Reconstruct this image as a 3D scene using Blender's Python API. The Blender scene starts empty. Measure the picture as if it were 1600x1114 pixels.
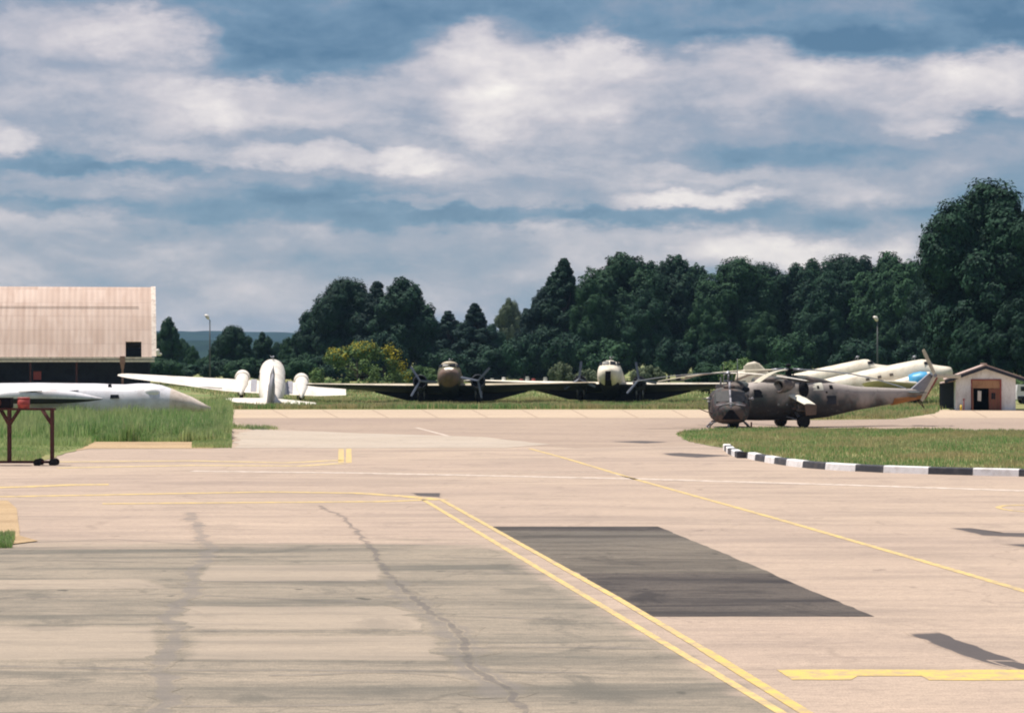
import bpy, math, random
import numpy as np
from mathutils import Vector, Matrix, Euler
R = math.radians
sc = bpy.context.scene
col = sc.collection
rnd = random.Random(7)
# ------------------------------------------------------------------ camera
F = 3778.0                     # focal length in photo pixels (photo 1600 x 1114)
H = 4.7                        # eye height
HY = 557.0                     # horizon row
cam = bpy.data.objects.new('camera', bpy.data.cameras.new('camera'))
col.objects.link(cam)
cam.location = (0, 0, H); cam.rotation_euler = (R(90), 0, 0)
cam.data.sensor_width = 36; cam.data.lens = 36 * F / 1600
cam.data.clip_start = 0.5; cam.data.clip_end = 30000
sc.camera = cam
def G(px, py, z=0.0):          # ground point seen at a photo pixel
    Y = F * (H - z) / (py - HY)
    return Vector(((px - 800) * Y / F, Y, z))
def GX(px, Y, z=0.0): return Vector(((px - 800) * Y / F, Y, z))
def P(px, py, Y): return Vector(((px - 800) * Y / F, Y, H - (py - HY) * Y / F))
# ------------------------------------------------------------------ exposure, sun, sky
sc.view_settings.view_transform = 'Standard'; sc.view_settings.look = 'None'
sc.view_settings.exposure = 0.38; sc.view_settings.gamma = 1.0
sc.view_settings.use_curve_mapping = False
sc.cycles.filter_width = 2.0
sc.cycles.max_bounces = 5; sc.cycles.diffuse_bounces = 2; sc.cycles.glossy_bounces = 2
sc.cycles.transmission_bounces = 2; sc.cycles.volume_bounces = 0; sc.cycles.transparent_max_bounces = 6
SUN_EL, SUN_AZ = R(70), R(298)           # azimuth clockwise from +Y: high, to the left and slightly beyond the aircraft
sd = Vector((math.sin(SUN_AZ) * math.cos(SUN_EL), math.cos(SUN_AZ) * math.cos(SUN_EL), math.sin(SUN_EL)))
sun = bpy.data.objects.new('sun', bpy.data.lights.new('sun', 'SUN')); col.objects.link(sun)
sun.data.energy = 4.8; sun.data.angle = R(0.5); sun.data.color = (1.0, 0.93, 0.84)
sun.rotation_euler = (-sd).to_track_quat('-Z', 'Y').to_euler(); sun.location = (0, 0, 200)

class NT:                       # tiny node helper
    def __init__(s, tree):
        s.t = tree; s.t.nodes.clear()
    def n(s, kind, **kw):
        nd = s.t.nodes.new(kind)
        ins = kw.pop('ins', {})
        for k, v in kw.items(): setattr(nd, k, v)
        for k, v in ins.items(): s.set(nd.inputs[k], v)
        return nd
    def set(s, sock, v):
        if isinstance(v, bpy.types.NodeSocket): s.t.links.new(v, sock)
        elif isinstance(v, (tuple, list)) and len(v) == 3 and sock.type == 'RGBA': sock.default_value = (*v, 1)
        else: sock.default_value = v
    def m(s, op, a, b=None, c=None, clamp=False):
        nd = s.n('ShaderNodeMath', operation=op, use_clamp=clamp)
        for i, v in enumerate((a, b, c)):
            if v is not None: s.set(nd.inputs[i], v)
        return nd.outputs[0]
    def mix(s, f, a, b, blend='MIX'):
        nd = s.n('ShaderNodeMix', data_type='RGBA', blend_type=blend)
        s.set(nd.inputs[0], f); s.set(nd.inputs[6], a); s.set(nd.inputs[7], b)
        return nd.outputs[2]
    def fmix(s, f, a, b):
        nd = s.n('ShaderNodeMix', data_type='FLOAT')
        s.set(nd.inputs[0], f); s.set(nd.inputs[2], a); s.set(nd.inputs[3], b)
        return nd.outputs[0]
    def step(s, v, a, b, lo=0.0, hi=1.0):      # smooth step
        nd = s.n('ShaderNodeMapRange', interpolation_type='SMOOTHSTEP')
        s.set(nd.inputs[0], v); nd.inputs[1].default_value = a; nd.inputs[2].default_value = b
        nd.inputs[3].default_value = lo; nd.inputs[4].default_value = hi
        return nd.outputs[0]
    def noise(s, vec, scale, detail=4, rough=.55, dist=0.0, dims='3D'):
        nd = s.n('ShaderNodeTexNoise', noise_dimensions=dims)
        s.set(nd.inputs['Vector'], vec); nd.inputs['Scale'].default_value = scale
        nd.inputs['Detail'].default_value = detail; nd.inputs['Roughness'].default_value = rough
        nd.inputs['Distortion'].default_value = dist
        return nd
    def ramp(s, v, stops, interp='LINEAR'):
        nd = s.n('ShaderNodeValToRGB'); s.set(nd.inputs[0], v)
        cr = nd.color_ramp; cr.interpolation = interp
        while len(cr.elements) < len(stops): cr.elements.new(0.5)
        for e, (p, c) in zip(cr.elements, stops): e.position = p; e.color = (*c, 1)
        return nd.outputs[0]
    def vscale(s, vec, sx, sy, sz):
        nd = s.n('ShaderNodeVectorMath', operation='MULTIPLY')
        s.set(nd.inputs[0], vec); nd.inputs[1].default_value = (sx, sy, sz)
        return nd.outputs[0]

def make_sky():
    w = bpy.data.worlds.new('World'); sc.world = w; w.use_nodes = True
    k = NT(w.node_tree)
    sky = k.n('ShaderNodeTexSky', sky_type='NISHITA', sun_disc=False, sun_elevation=SUN_EL, sun_rotation=SUN_AZ,
              altitude=1300, air_density=1.0, dust_density=0.6, ozone_density=1.5)
    tc = k.n('ShaderNodeTexCoord').outputs['Generated']
    sep = k.n('ShaderNodeSeparateXYZ', ins={0: tc})
    az = k.m('ARCTAN2', sep.outputs[0], sep.outputs[1])
    el = k.m('ARCSINE', sep.outputs[2])
    # u, v: degrees-like cloud coordinates round the whole sky
    u = k.m('MULTIPLY', az, F); v = k.m('MULTIPLY', el, F)
    cv = k.n('ShaderNodeCombineXYZ', ins={0: k.m('MULTIPLY', u, 0.01), 1: k.m('MULTIPLY', v, 0.01), 2: 3.1}).outputs[0]
    stretched = k.vscale(cv, 0.35, 1.0, 1.0)
    w1 = k.noise(k.vscale(cv, .7, 1.2, 1), 1.0, 5, .6)
    w2 = k.noise(k.vscale(cv, .5, 1.5, 1), 2.2, 4, .6)
    sw = k.n('ShaderNodeSeparateColor', ins={0: w1.outputs['Color']})
    sw2 = k.n('ShaderNodeSeparateColor', ins={0: w2.outputs['Color']})
    du = k.m('ADD', k.m('MULTIPLY', k.m('SUBTRACT', sw.outputs[0], .5), 170), k.m('MULTIPLY', k.m('SUBTRACT', sw2.outputs[0], .5), 60))
    dv = k.m('ADD', k.m('MULTIPLY', k.m('SUBTRACT', sw.outputs[1], .5), 80), k.m('MULTIPLY', k.m('SUBTRACT', sw2.outputs[1], .5), 36))
    uw = k.m('ADD', u, du); vw = k.m('ADD', v, dv)
    # patchy cloud everywhere
    big = k.noise(stretched, .55, 6, .55).outputs[0]
    V = k.step(big, .36, .66, .12, .74)
    # banks of cloud: (px, py, rx, ry, value, softness)
    blobs = [
        (800, -60, 1300, 130, .22, .35), (1000, 20, 420, 34, .34, .6), (100, -5, 300, 40, .34, .7),
        (800, 230, 1100, 135, .50, .5),
        (460, 78, 190, 50, .06, .45), (1380, 66, 360, 50, .0, .45), (1250, 12, 420, 30, .22, .6), (640, 8, 260, 30, .2, .6), (700, 55, 190, 36, .18, .6),
        (120, 95, 200, 75, .62, .4), (210, 68, 95, 38, .86, .6), (60, 60, 90, 35, .64, .6),
        (340, 165, 260, 42, .80, .5), (120, 185, 130, 40, .58, .6), (560, 165, 120, 40, .66, .6),
        (770, 105, 120, 62, .74, .5), (745, 75, 45, 32, .84, .6), (930, 95, 60, 50, .92, .4), (930, 140, 95, 70, .80, .4),
        (820, 180, 130, 42, .92, .5), (1170, 95, 90, 36, .68, .5), (1320, 150, 330, 55, .66, .5), (1560, 135, 130, 50, .82, .5),
        (1290, 125, 110, 26, .76, .6), (1140, 215, 330, 42, .48, .6), (1250, 245, 220, 16, .30, .7), (1530, 212, 110, 22, .24, .6), (1450, 200, 60, 14, .72, .7),
        (10, 232, 40, 26, .84, .6), (110, 268, 220, 24, .16, .6), (260, 235, 90, 18, .70, .7), (430, 245, 150, 14, .66, .7), (560, 252, 180, 17, .82, .6),
        (140, 290, 200, 16, .58, .7), (330, 298, 180, 15, .50, .7), (520, 325, 330, 34, .14, .7), (560, 385, 260, 30, .36, .8), (120, 328, 150, 13, .12, .7),
        (60, 345, 130, 22, .64, .7), (150, 395, 200, 24, .66, .8), (60, 425, 120, 14, .5, .8), (330, 425, 160, 20, .6, .9), (700, 318, 130, 10, .52, .7), (900, 300, 200, 34, .52, .6), (800, 268, 120, 14, .6, .7),
        (1075, 275, 130, 12, .66, .7), (1090, 316, 110, 19, .92, .5), (1000, 346, 620, 16, .14, .6), (1300, 350, 260, 28, .26, .7),
        (1120, 390, 420, 30, .66, .7), (1240, 398, 150, 22, .82, .7), (860, 375, 200, 22, .62, .7), (200, 410, 330, 50, .54, .8),
        (40, 415, 120, 16, .56, .8), (620, 450, 420, 46, .44, .9), (900, 420, 180, 30, .58, .8), (350, 480, 500, 40, .54, .9), (1490, 370, 120, 26, .5, .7),
    ]
    for (px, py, rx, ry, val, soft) in blobs:
        a = k.m('MULTIPLY_ADD', uw, 1.0 / rx, -(px - 800) / rx)
        b = k.m('MULTIPLY_ADD', vw, 1.0 / ry, -(HY - py) / ry)
        d = k.m('ADD', k.m('MULTIPLY', a, a), k.m('MULTIPLY', b, b))
        mk = k.step(d, 1.15 + soft * 1.5, max(.85 - soft * 1.8, -.8), 0, .95)
        V = k.fmix(mk, V, val)
    fine = k.noise(k.vscale(cv, .45, 1.2, 1), 1.2, 6, .52, .3).outputs[0]
    fine2 = k.noise(k.vscale(cv, 1.1, 1.7, 1), 1.8, 6, .62, .2).outputs[0]
    V = k.m('ADD', V, k.m('MULTIPLY', k.m('SUBTRACT', fine, .5), .80)); V = k.m('ADD', V, k.m('MULTIPLY', k.m('SUBTRACT', fine2, .5), .28), clamp=True)
    cloud = k.ramp(V, [(0, (.062, .150, .255)), (.22, (.145, .245, .355)), (.48, (.335, .355, .43)), (.70, (.60, .55, .575)), (.88, (.84, .76, .73)), (1.0, (1.0, .92, .84))])
    cloud10 = k.n('ShaderNodeVectorMath', operation='SCALE', ins={0: cloud}); cloud10.inputs[3].default_value = 8.0
    hi = k.step(el, .20, .60, .86, .45)        # the blue shows through more overhead
    colr = k.mix(hi, sky.outputs[0], cloud10.outputs[0])
    bg = k.n('ShaderNodeBackground', ins={'Color': colr, 'Strength': 0.1})
    out = k.n('ShaderNodeOutputWorld'); k.t.links.new(bg.outputs[0], out.inputs[0])
    w.cycles.sampling_method = 'MANUAL'; w.cycles.sample_map_resolution = 512
make_sky()

# ------------------------------------------------------------------ materials
def mat(name, fn, rough=.7, metallic=0.0, spec=.4, bump=None, trans=0.0):
    m = bpy.data.materials.new(name); m.use_nodes = True
    k = NT(m.node_tree)
    b = k.n('ShaderNodeBsdfPrincipled')
    b.inputs['Roughness'].default_value = rough; b.inputs['Metallic'].default_value = metallic
    b.inputs['Specular IOR Level'].default_value = spec
    k.coord = k.n('ShaderNodeTexCoord').outputs['Object']
    r = fn(k)
    if isinstance(r, tuple) and len(r) == 2: c, h = r
    else: c, h = r, None
    k.set(b.inputs['Base Color'], c)
    if h is not None:
        bp = k.n('ShaderNodeBump', ins={'Height': h}); bp.inputs['Strength'].default_value = bump[0]; bp.inputs['Distance'].default_value = bump[1]
        k.t.links.new(bp.outputs[0], b.inputs['Normal'])
    o = k.n('ShaderNodeOutputMaterial')
    if trans:
        t = k.n('ShaderNodeBsdfTranslucent'); k.set(t.inputs[0], c)
        mx = k.n('ShaderNodeMixShader'); mx.inputs[0].default_value = trans
        k.t.links.new(b.outputs[0], mx.inputs[1]); k.t.links.new(t.outputs[0], mx.inputs[2]); k.t.links.new(mx.outputs[0], o.inputs[0])
    else: k.t.links.new(b.outputs[0], o.inputs[0])
    return m
def world_pos(k): return k.n('ShaderNodeNewGeometry').outputs['Position']

def worn(name, c, dirt, amount=.5, scale=1.2, rough=.5, spec=.4, metallic=0, streak=(1, 1, 1)):
    def fn(k):
        v = k.vscale(k.coord, *streak)
        n1 = k.noise(v, scale, 6, .6, .3).outputs[0]; n2 = k.noise(v, scale * 7, 3, .6).outputs[0]
        f = k.m('MULTIPLY', k.step(n1, .42, .72), amount, clamp=True)
        c1 = k.mix(f, c, dirt)
        g = k.m('MULTIPLY', k.step(n2, .5, .75), amount * .5)
        return k.mix(g, c1, tuple(x * .55 for x in dirt))
    return mat(name, fn, rough, metallic, spec)
def camo(name, cols, scale=.45, rough=.7):
    def fn(k):
        n = k.noise(k.coord, scale, 3, .55, .15).outputs[0]
        step = 1.0 / len(cols)
        c = k.ramp(k.step(n, .36, .64), [(i * step, cc) for i, cc in enumerate(cols)], 'LINEAR')
        n2 = k.noise(k.coord, 4, 5, .65).outputs[0]
        c = k.mix(k.step(n2, .5, .8, 0, .5), c, (.16, .15, .14))
        return k.mix(k.step(n2, .5, .2, 0, .45), c, (.02, .02, .02))
    return mat(name, fn, rough, 0, .25)
M = {}
M['white_paint'] = worn('weathered_white_paint', (.80, .745, .66), (.47, .40, .32), .6, .9, .5)
M['cream_paint'] = worn('weathered_cream_paint', (.76, .69, .56), (.50, .41, .30), .7, .9, .5)
M['jet_white'] = worn('faded_white_paint', (.70, .685, .71), (.46, .40, .38), .6, .5, .4)
M['grey_paint_and_fin_shade'] = worn('grey_paint_and_fin_shade', (.30, .29, .32), (.18, .17, .17), .6, 1.0, .5)
M['tan_camo'] = camo('drab_camouflage', [(.10, .10, .055), (.17, .12, .075), (.26, .225, .14)], .5)
M['brown_dark'] = worn('faded_brown_paint', (.15, .095, .07), (.06, .05, .04), .7, .9, .65)
M['tan_paint'] = worn('sun_bleached_tan_paint', (.52, .44, .31), (.25, .2, .13), .6, .8, .55)
M['cream_nose'] = worn('chalky_white_panel', (.78, .74, .62), (.5, .45, .35), .4, 2, .6)
M['dark_under'] = worn('dark_paint_and_underside_shade', (.030, .034, .048), (.05, .045, .05), .5, 1, .6, .2)  # near-black, also stands in for shade under the transports' wings and bellies
M['heli_camo'] = camo('bleached_helicopter_camouflage', [(.075, .09, .09), (.12, .095, .085), (.20, .165, .15), (.13, .105, .095), (.06, .078, .082)], .42)
def hull_fn(k):
    n = k.noise(k.coord, .5, 3, .55, .2).outputs[0]; n2 = k.noise(k.coord, 3.5, 5, .65).outputs[0]
    sp = k.n('ShaderNodeSeparateXYZ', ins={0: k.coord})
    c = k.ramp(k.step(n, .36, .64), [(0, (.065, .08, .082)), (.35, (.10, .078, .070)), (.6, (.085, .10, .098)), (1, (.14, .11, .095))])
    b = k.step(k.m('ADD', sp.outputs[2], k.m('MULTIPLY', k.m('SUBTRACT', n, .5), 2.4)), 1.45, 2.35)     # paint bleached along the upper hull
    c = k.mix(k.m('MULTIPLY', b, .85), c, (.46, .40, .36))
    lo = k.step(k.m('ADD', sp.outputs[2], k.m('MULTIPLY', k.m('SUBTRACT', n, .5), 1.6)), 1.75, 1.15)      # belly colour darkened to imitate the shade below the hull
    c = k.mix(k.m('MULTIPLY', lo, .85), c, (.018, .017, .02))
    c = k.mix(k.step(n2, .52, .75, 0, .5), c, (.05, .05, .05))
    return k.mix(k.step(n2, .45, .25, 0, .35), c, (.30, .27, .24))
M['hull'] = mat('bleached_hull_with_belly_shade', hull_fn, .6, 0, .3)
M['heli_dark'] = camo('dark_helicopter_camouflage', [(.032, .04, .045), (.065, .038, .038), (.03, .048, .046), (.10, .072, .062)], 1.0)
M['black_rubber'] = worn('black_rubber', (.014, .014, .016), (.05, .045, .04), .4, 6, .8, .2)
M['black'] = worn('soot_and_shade_black', (.008, .008, .012), (.02, .018, .02), .4, 4, .8, .1)
M['steel'] = worn('dull_steel', (.25, .26, .29), (.12, .1, .1), .6, 3, .4, .5, .6)
M['prop'] = worn('grey_propeller_paint', (.11, .13, .18), (.1, .11, .13), .5, 3, .45)
M['blade_tan'] = worn('pale_rotor_blade', (.62, .56, .42), (.3, .27, .2), .6, 1.5, .4)
M['blade_dark'] = worn('dark_rotor_blade', (.10, .105, .11), (.2, .18, .14), .6, 1.5, .35)
M['glass'] = worn('dusty_dark_glass', (.012, .014, .02), (.05, .05, .05), .5, 3, .4, .12)
M['blue_cover'] = worn('blue_plastic_cover', (.07, .36, .62), (.04, .2, .4), .6, 2.5, .45)
M['rust'] = worn('rusty_red_steel', (.10, .036, .032), (.035, .022, .025), .8, 5, .8, .2)
M['red'] = worn('faded_red_paint', (.42, .07, .06), (.2, .05, .04), .6, 4, .6)
M['orange'] = worn('orange_band_paint', (.36, .155, .04), (.25, .1, .04), .6, 3, .6)
M['trunk'] = worn('tree_bark', (.11, .09, .075), (.04, .035, .03), .7, 3, .9, .1)
M['concrete_post'] = worn('pale_concrete', (.42, .42, .38), (.25, .24, .2), .6, 4, .9, .2)
M['brown_door'] = worn('peeling_brown_door_paint', (.235, .105, .065), (.14, .07, .05), .7, 2, .7, .2, 0, (4, 4, .6))
M['door_tan'] = worn('sun_faded_plywood', (.40, .23, .13), (.25, .13, .08), .7, 2, .8, .2)
M['red_frame'] = worn('dull_red_frame_paint', (.28, .06, .055), (.15, .05, .045), .6, 3, .7)
M['shed_wall'] = worn('whitewashed_wall', (.80, .79, .78), (.46, .42, .40), .6, 1.1, .85, .2, 0, (1, 1, .4))
M['shed_roof'] = worn('weathered_pink_sheet_roof', (.50, .37, .32), (.3, .22, .19), .6, 1.5, .7)
M['yellow_small'] = worn('yellow_paint', (.65, .45, .06), (.4, .25, .05), .5, 5, .6)
M['seam'] = worn('dark_panel_seam', (.16, .13, .11), (.1, .08, .07), .5, 3, .8)
M['fence_wire'] = worn('galvanised_rail', (.10, .11, .11), (.06, .06, .06), .5, 2, .7)

# ------------------------------------------------------------------ mesh builder
class MB:
    def __init__(s): s.v = []; s.f = []; s.mi = []; s.sm = []; s.cur = 0; s.smooth = False
    def add(s, vs, fs, smooth=None):
        o = len(s.v); s.v += [tuple(x) for x in vs]
        sm = s.smooth if smooth is None else smooth
        for f in fs: s.f.append(tuple(i + o for i in f)); s.mi.append(s.cur); s.sm.append(sm)
        return s
    def box(s, c, size, rot=None, taper=1.0):
        c = Vector(c); h = [x / 2 for x in size]
        vs = []
        for z in (-1, 1):
            t = taper if z > 0 else 1
            for x, y in ((-1, -1), (1, -1), (1, 1), (-1, 1)):
                p = Vector((x * h[0] * t, y * h[1] * t, z * h[2]))
                if rot is not None: p = rot @ p
                vs.append(c + p)
        return s.add(vs, [(3, 2, 1, 0), (4, 5, 6, 7), (0, 1, 5, 4), (1, 2, 6, 5), (2, 3, 7, 6), (3, 0, 4, 7)], False)
    def cyl(s, p0, p1, r0, r1=None, n=12, caps=True, smooth=True):
        p0 = Vector(p0); p1 = Vector(p1); r1 = r0 if r1 is None else r1
        q = (p1 - p0).to_track_quat('Z', 'Y')
        vs = []
        for p, r in ((p0, r0), (p1, r1)):
            for i in range(n):
                a = 2 * math.pi * i / n; vs.append(p + q @ Vector((r * math.cos(a), r * math.sin(a), 0)))
        s.add(vs, [(i, (i + 1) % n, n + (i + 1) % n, n + i) for i in range(n)], smooth)
        if caps: s.add(vs, [tuple(range(n))[::-1], tuple(range(n, 2 * n))], False)
        return s
    def tube(s, pts, r, n=8):
        rs = r if isinstance(r, (list, tuple)) else [r] * len(pts)
        for i in range(len(pts) - 1): s.cyl(pts[i], pts[i + 1], rs[i], rs[i + 1], n)
        return s
    def loft(s, rings, smooth=True, caps=True):
        n = len(rings[0]); vs = [p for r in rings for p in r]
        fs = []
        for k in range(len(rings) - 1):
            for i in range(n):
                j = (i + 1) % n
                fs.append((k * n + i, (k + 1) * n + i, (k + 1) * n + j, k * n + j))
        s.add(vs, fs, smooth)
        if caps: s.add(vs, [tuple(range(n)), tuple(range((len(rings) - 1) * n, len(rings) * n))[::-1]], smooth)
        return s
    def sphere(s, c, r, n=12, m=8, sc_=(1, 1, 1)):
        c = Vector(c); rings = []
        for j in range(m + 1):
            t = math.pi * j / m
            rr = max(math.sin(t), .02)
            rings.append([c + Vector((r * rr * math.cos(2 * math.pi * i / n) * sc_[0], r * rr * math.sin(2 * math.pi * i / n) * sc_[1], r * math.cos(t) * sc_[2])) for i in range(n)])
        return s.loft(rings)
    def prism(s, poly, d):          # planar polygon (3D points) extruded by vector d
        poly = [Vector(p) for p in poly]; d = Vector(d); n = len(poly)
        return s.add(poly + [p + d for p in poly], [tuple(range(n))[::-1], tuple(range(n, 2 * n))] + [(i, (i + 1) % n, n + (i + 1) % n, n + i) for i in range(n)], False)
    def build(s, name, mats, parent=None, label=None, loc=None, recalc=True):
        me = bpy.data.meshes.new(name)
        me.from_pydata(s.v, [], s.f)
        for m in (mats if isinstance(mats, list) else [mats]): me.materials.append(m)
        me.polygons.foreach_set('material_index', s.mi); me.polygons.foreach_set('use_smooth', s.sm)
        if recalc:
            import bmesh
            bm = bmesh.new(); bm.from_mesh(me)
            bmesh.ops.remove_doubles(bm, verts=bm.verts, dist=1e-5) if len(s.v) < 4000 else None
            bmesh.ops.recalc_face_normals(bm, faces=bm.faces); bm.to_mesh(me); bm.free()
        me.update()
        o = bpy.data.objects.new(name, me); col.objects.link(o)
        if parent: o.parent = parent
        if label: o['label'] = label
        if loc is not None: o.location = loc
        return o
def tag(o, label=None, cat=None, group=None, kind=None):
    if label: o['label'] = label
    if cat: o['category'] = cat
    if group: o['group'] = group
    if kind: o['kind'] = kind
    return o
def empty(name, loc, label, cat, group=None, rot=(0, 0, 0), scale=1.0):
    o = bpy.data.objects.new(name, None); col.objects.link(o)
    o.location = loc; o.rotation_euler = rot; o.scale = (scale,) * 3; o.empty_display_size = .5
    return tag(o, label, cat, group)
def oval(x, zc, hw, ht, hb, n=24, e=2.0, yc=0.0):    # ring in the YZ plane
    out = []
    for i in range(n):
        a = 2 * math.pi * i / n; c, s_ = math.cos(a), math.sin(a)
        y = math.copysign(abs(c) ** (2 / e), c) * hw; z = math.copysign(abs(s_) ** (2 / e), s_)
        out.append(Vector((x, yc + y, zc + z * (ht if z > 0 else hb))))
    return out
def airfoil(n=9):
    up = []; 
    for i in range(n):
        t = (1 - math.cos(math.pi * i / (n - 1))) / 2
        th = 5 * (.2969 * math.sqrt(t) - .126 * t - .3516 * t * t + .2843 * t ** 3 - .1015 * t ** 4)
        up.append((t, th))
    top = [(t, th * 1.15) for t, th in up]; bot = [(t, -th * .75) for t, th in up[::-1][1:-1]]
    return top + bot
AF = airfoil()
def foil(le, chord, thick, span='y'):            # ring of a wing section; le = leading-edge point, chord runs to -x
    out = []
    for t, h in AF:
        if span == 'y': out.append(Vector((le[0] - t * chord, le[1], le[2] + h * thick)))
        else: out.append(Vector((le[0] - t * chord, le[1] + h * thick, le[2])))
    return out
def blade(mb, root, direction, length, w0, w1, up=(0, 0, 1), droop=0.0, t=.03, seg=6):
    d = Vector(direction).normalized(); up = Vector(up); side = d.cross(up).normalized(); root = Vector(root)
    rings = []
    for i in range(seg + 1):
        f = i / seg; p = root + d * length * f - up * droop * f * f; w = w0 + (w1 - w0) * f
        if i == seg: w *= .8
        rings.append([p + side * w / 2, p + up * t * (1 - .5 * f), p - side * w / 2, p - up * t * (1 - .5 * f)])
    mb.loft(rings, smooth=False)

# ------------------------------------------------------------------ the ground
def sheet(name, pts, z, m):
    mb = MB(); mb.add([(p[0], p[1], z) for p in pts], [tuple(range(len(pts)))], False)
    o = mb.build(name, m, recalc=False)
    if o.data.polygons[0].normal.z < 0: o.data.flip_normals()
    return tag(o, kind='structure')

def earth_fn(k):
    p = world_pos(k)
    n1 = k.noise(k.vscale(p, .05, .05, 1), 1, 6, .6).outputs[0]; n2 = k.noise(p, .8, 5, .7).outputs[0]; n3 = k.noise(p, 9, 3, .6).outputs[0]
    c = k.mix(k.step(n1, .4, .62), (.16, .21, .075), (.26, .24, .11))
    c = k.mix(k.step(n2, .45, .75, 0, .55), c, (.05, .095, .03))
    return k.mix(k.step(n3, .4, .8, 0, .35), c, (.22, .18, .09))
M['earth'] = mat('grassy_earth', earth_fn, .95, 0, .1)

def tarmac_fn(base, tint, grey, stain=.35, crack=.35, seed=0.0, raw=False):
    def fn(k):
        p = p0 = world_pos(k)
        sp = k.n('ShaderNodeVectorMath', operation='ADD', ins={0: p}); sp.inputs[1].default_value = (seed, seed * .7, 0)
        p = sp.outputs[0]
        a = k.noise(k.vscale(p, .05, .045, 1), 1, 5, .6, .4).outputs[0]
        b = k.noise(k.vscale(p, .07, .35, 1), 1, 6, .62, .3).outputs[0]
        c_ = k.noise(k.vscale(p, .35, 1.6, 1), 1, 5, .65).outputs[0]
        g = k.noise(k.vscale(p, 1, .45, 1), 30, 4, .8).outputs[0]
        c = k.mix(k.step(a, .36, .64), base, tint)
        c = k.mix(k.step(b, .46, .70, 0, stain), c, grey)
        c = k.mix(k.step(c_, .52, .78, 0, stain * .8), c, tuple(x * .8 for x in grey))
        c = k.mix(k.step(b, .44, .25, 0, .30), c, tuple(min(x * 1.18, 1) for x in base))
        # thin cracks
        wv = k.noise(p, .5, 4, .6).outputs['Color']
        dw = k.n('ShaderNodeVectorMath', operation='SCALE', ins={0: wv}); dw.inputs[3].default_value = 1.6
        pw = k.n('ShaderNodeVectorMath', operation='ADD', ins={0: p, 1: dw.outputs[0]}).outputs[0]
        vo = k.n('ShaderNodeTexVoronoi', feature='DISTANCE_TO_EDGE', ins={'Vector': k.vscale(pw, .16, .20, 0), 'Scale': 1.0}).outputs[0]
        brk = k.step(k.noise(p, .3, 2, .5).outputs[0], .46, .58)
        cr = k.m('MULTIPLY', k.step(vo, .012, .002), k.m('MULTIPLY', brk, crack))
        c = k.mix(cr, c, tuple(x * .35 for x in grey))
        vo2 = k.n('ShaderNodeTexVoronoi', feature='DISTANCE_TO_EDGE', ins={'Vector': k.vscale(pw, .75, .9, 0), 'Scale': 1.0}).outputs[0]
        brk2 = k.step(k.noise(p, .18, 3, .6).outputs[0], .54, .66)
        c = k.mix(k.m('MULTIPLY', k.step(vo2, .030, .004), k.m('MULTIPLY', brk2, crack * 1.2)), c, tuple(x * .5 for x in grey))
        spot = k.noise(k.vscale(p, 1.3, 1.0, 1), 1, 2, .5).outputs[0]
        c = k.mix(k.step(spot, .70, .76, 0, stain), c, tuple(x * .6 for x in grey))
        st = k.noise(k.vscale(p, .8, 5.0, 1), 1, 6, .7).outputs[0]; st2 = k.noise(k.vscale(p, 5, 8, 1), 1, 5, .75).outputs[0]
        blot = k.noise(k.vscale(p, .45, .30, 1), 1, 7, .7, .6).outputs[0]
        bands = k.noise(k.vscale(p, .16, 1.1, 1), 1, 6, .66, .5).outputs[0]
        c = k.mix(k.step(bands, .50, .68, 0, stain * .75), c, tuple(x * .92 for x in grey))
        c = k.mix(k.step(bands, .44, .34, 0, .28), c, tuple(min(x * 1.15, 1) for x in base))
        c = k.mix(k.step(st, .5, .72, 0, stain * .6), c, grey)
        c = k.mix(k.step(blot, .53, .68, 0, stain * .7), c, tuple(x * .9 for x in grey))
        c = k.mix(k.step(st2, .40, .72, 0, .42), c, tuple(x * .75 for x in grey))
        c = k.mix(k.step(g, .35, .70, 0, .42), c, tuple(x * .55 for x in grey))
        c = k.mix(k.step(g, .42, .25, 0, .30), c, tuple(min(x * 1.3, 1) for x in base))
        return c, g
    return fn
good_fn = tarmac_fn((.51, .393, .302), (.455, .348, .275), (.28, .222, .185), .55, .22)
worn_fn = tarmac_fn((.40, .325, .245), (.325, .272, .21), (.15, .138, .115), 1.0, .3, 31.0)
def old_tarmac(k):
    # the paving left of the yellow line and nearer than the cross joint is older and greyer
    c1, g = good_fn(k); c2, _ = worn_fn(k)
    sp = k.n('ShaderNodeSeparateXYZ', ins={0: world_pos(k)})
    nn = k.noise(world_pos(k), .6, 4, .6).outputs[0]; nn2 = k.noise(k.vscale(world_pos(k), .12, .8, 1), 1, 4, .6).outputs[0]
    side = k.m('SUBTRACT', k.m('MULTIPLY_ADD', sp.outputs[1], -.1415, 8.05), sp.outputs[0])      # metres left of the line
    a = k.step(k.m('ADD', side, k.m('MULTIPLY', k.m('SUBTRACT', nn, .5), 1.6)), -.35, .35)
    b = k.step(k.m('SUBTRACT', k.m('MULTIPLY_ADD', k.m('SUBTRACT', nn2, .5), 9.0, 61.5), sp.outputs[1]), -.6, 2.5)
    return k.mix(k.m('MULTIPLY', a, b), c1, c2), g
M['tarmac'] = mat('bleached_tarmac', old_tarmac, .9, 0, .2, (.25, .01))
def soft_fn(dark, strength=1.0):
    def fn(k):
        c, g = old_tarmac(k)
        f = k.n('ShaderNodeAttribute', attribute_name='fade').outputs['Fac']
        n = k.noise(k.vscale(world_pos(k), 1.2, 2.4, 1), 1, 5, .7).outputs[0]
        m_ = k.m('MULTIPLY', k.step(k.m('ADD', f, k.m('MULTIPLY', k.m('SUBTRACT', n, .5), .9)), .15, .75), strength)
        return k.mix(m_, c, dark), g
    return fn
M['soft_dark'] = mat('tar_stain', soft_fn((.065, .06, .064), .9), .9, 0, .15, (.25, .01))
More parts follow.
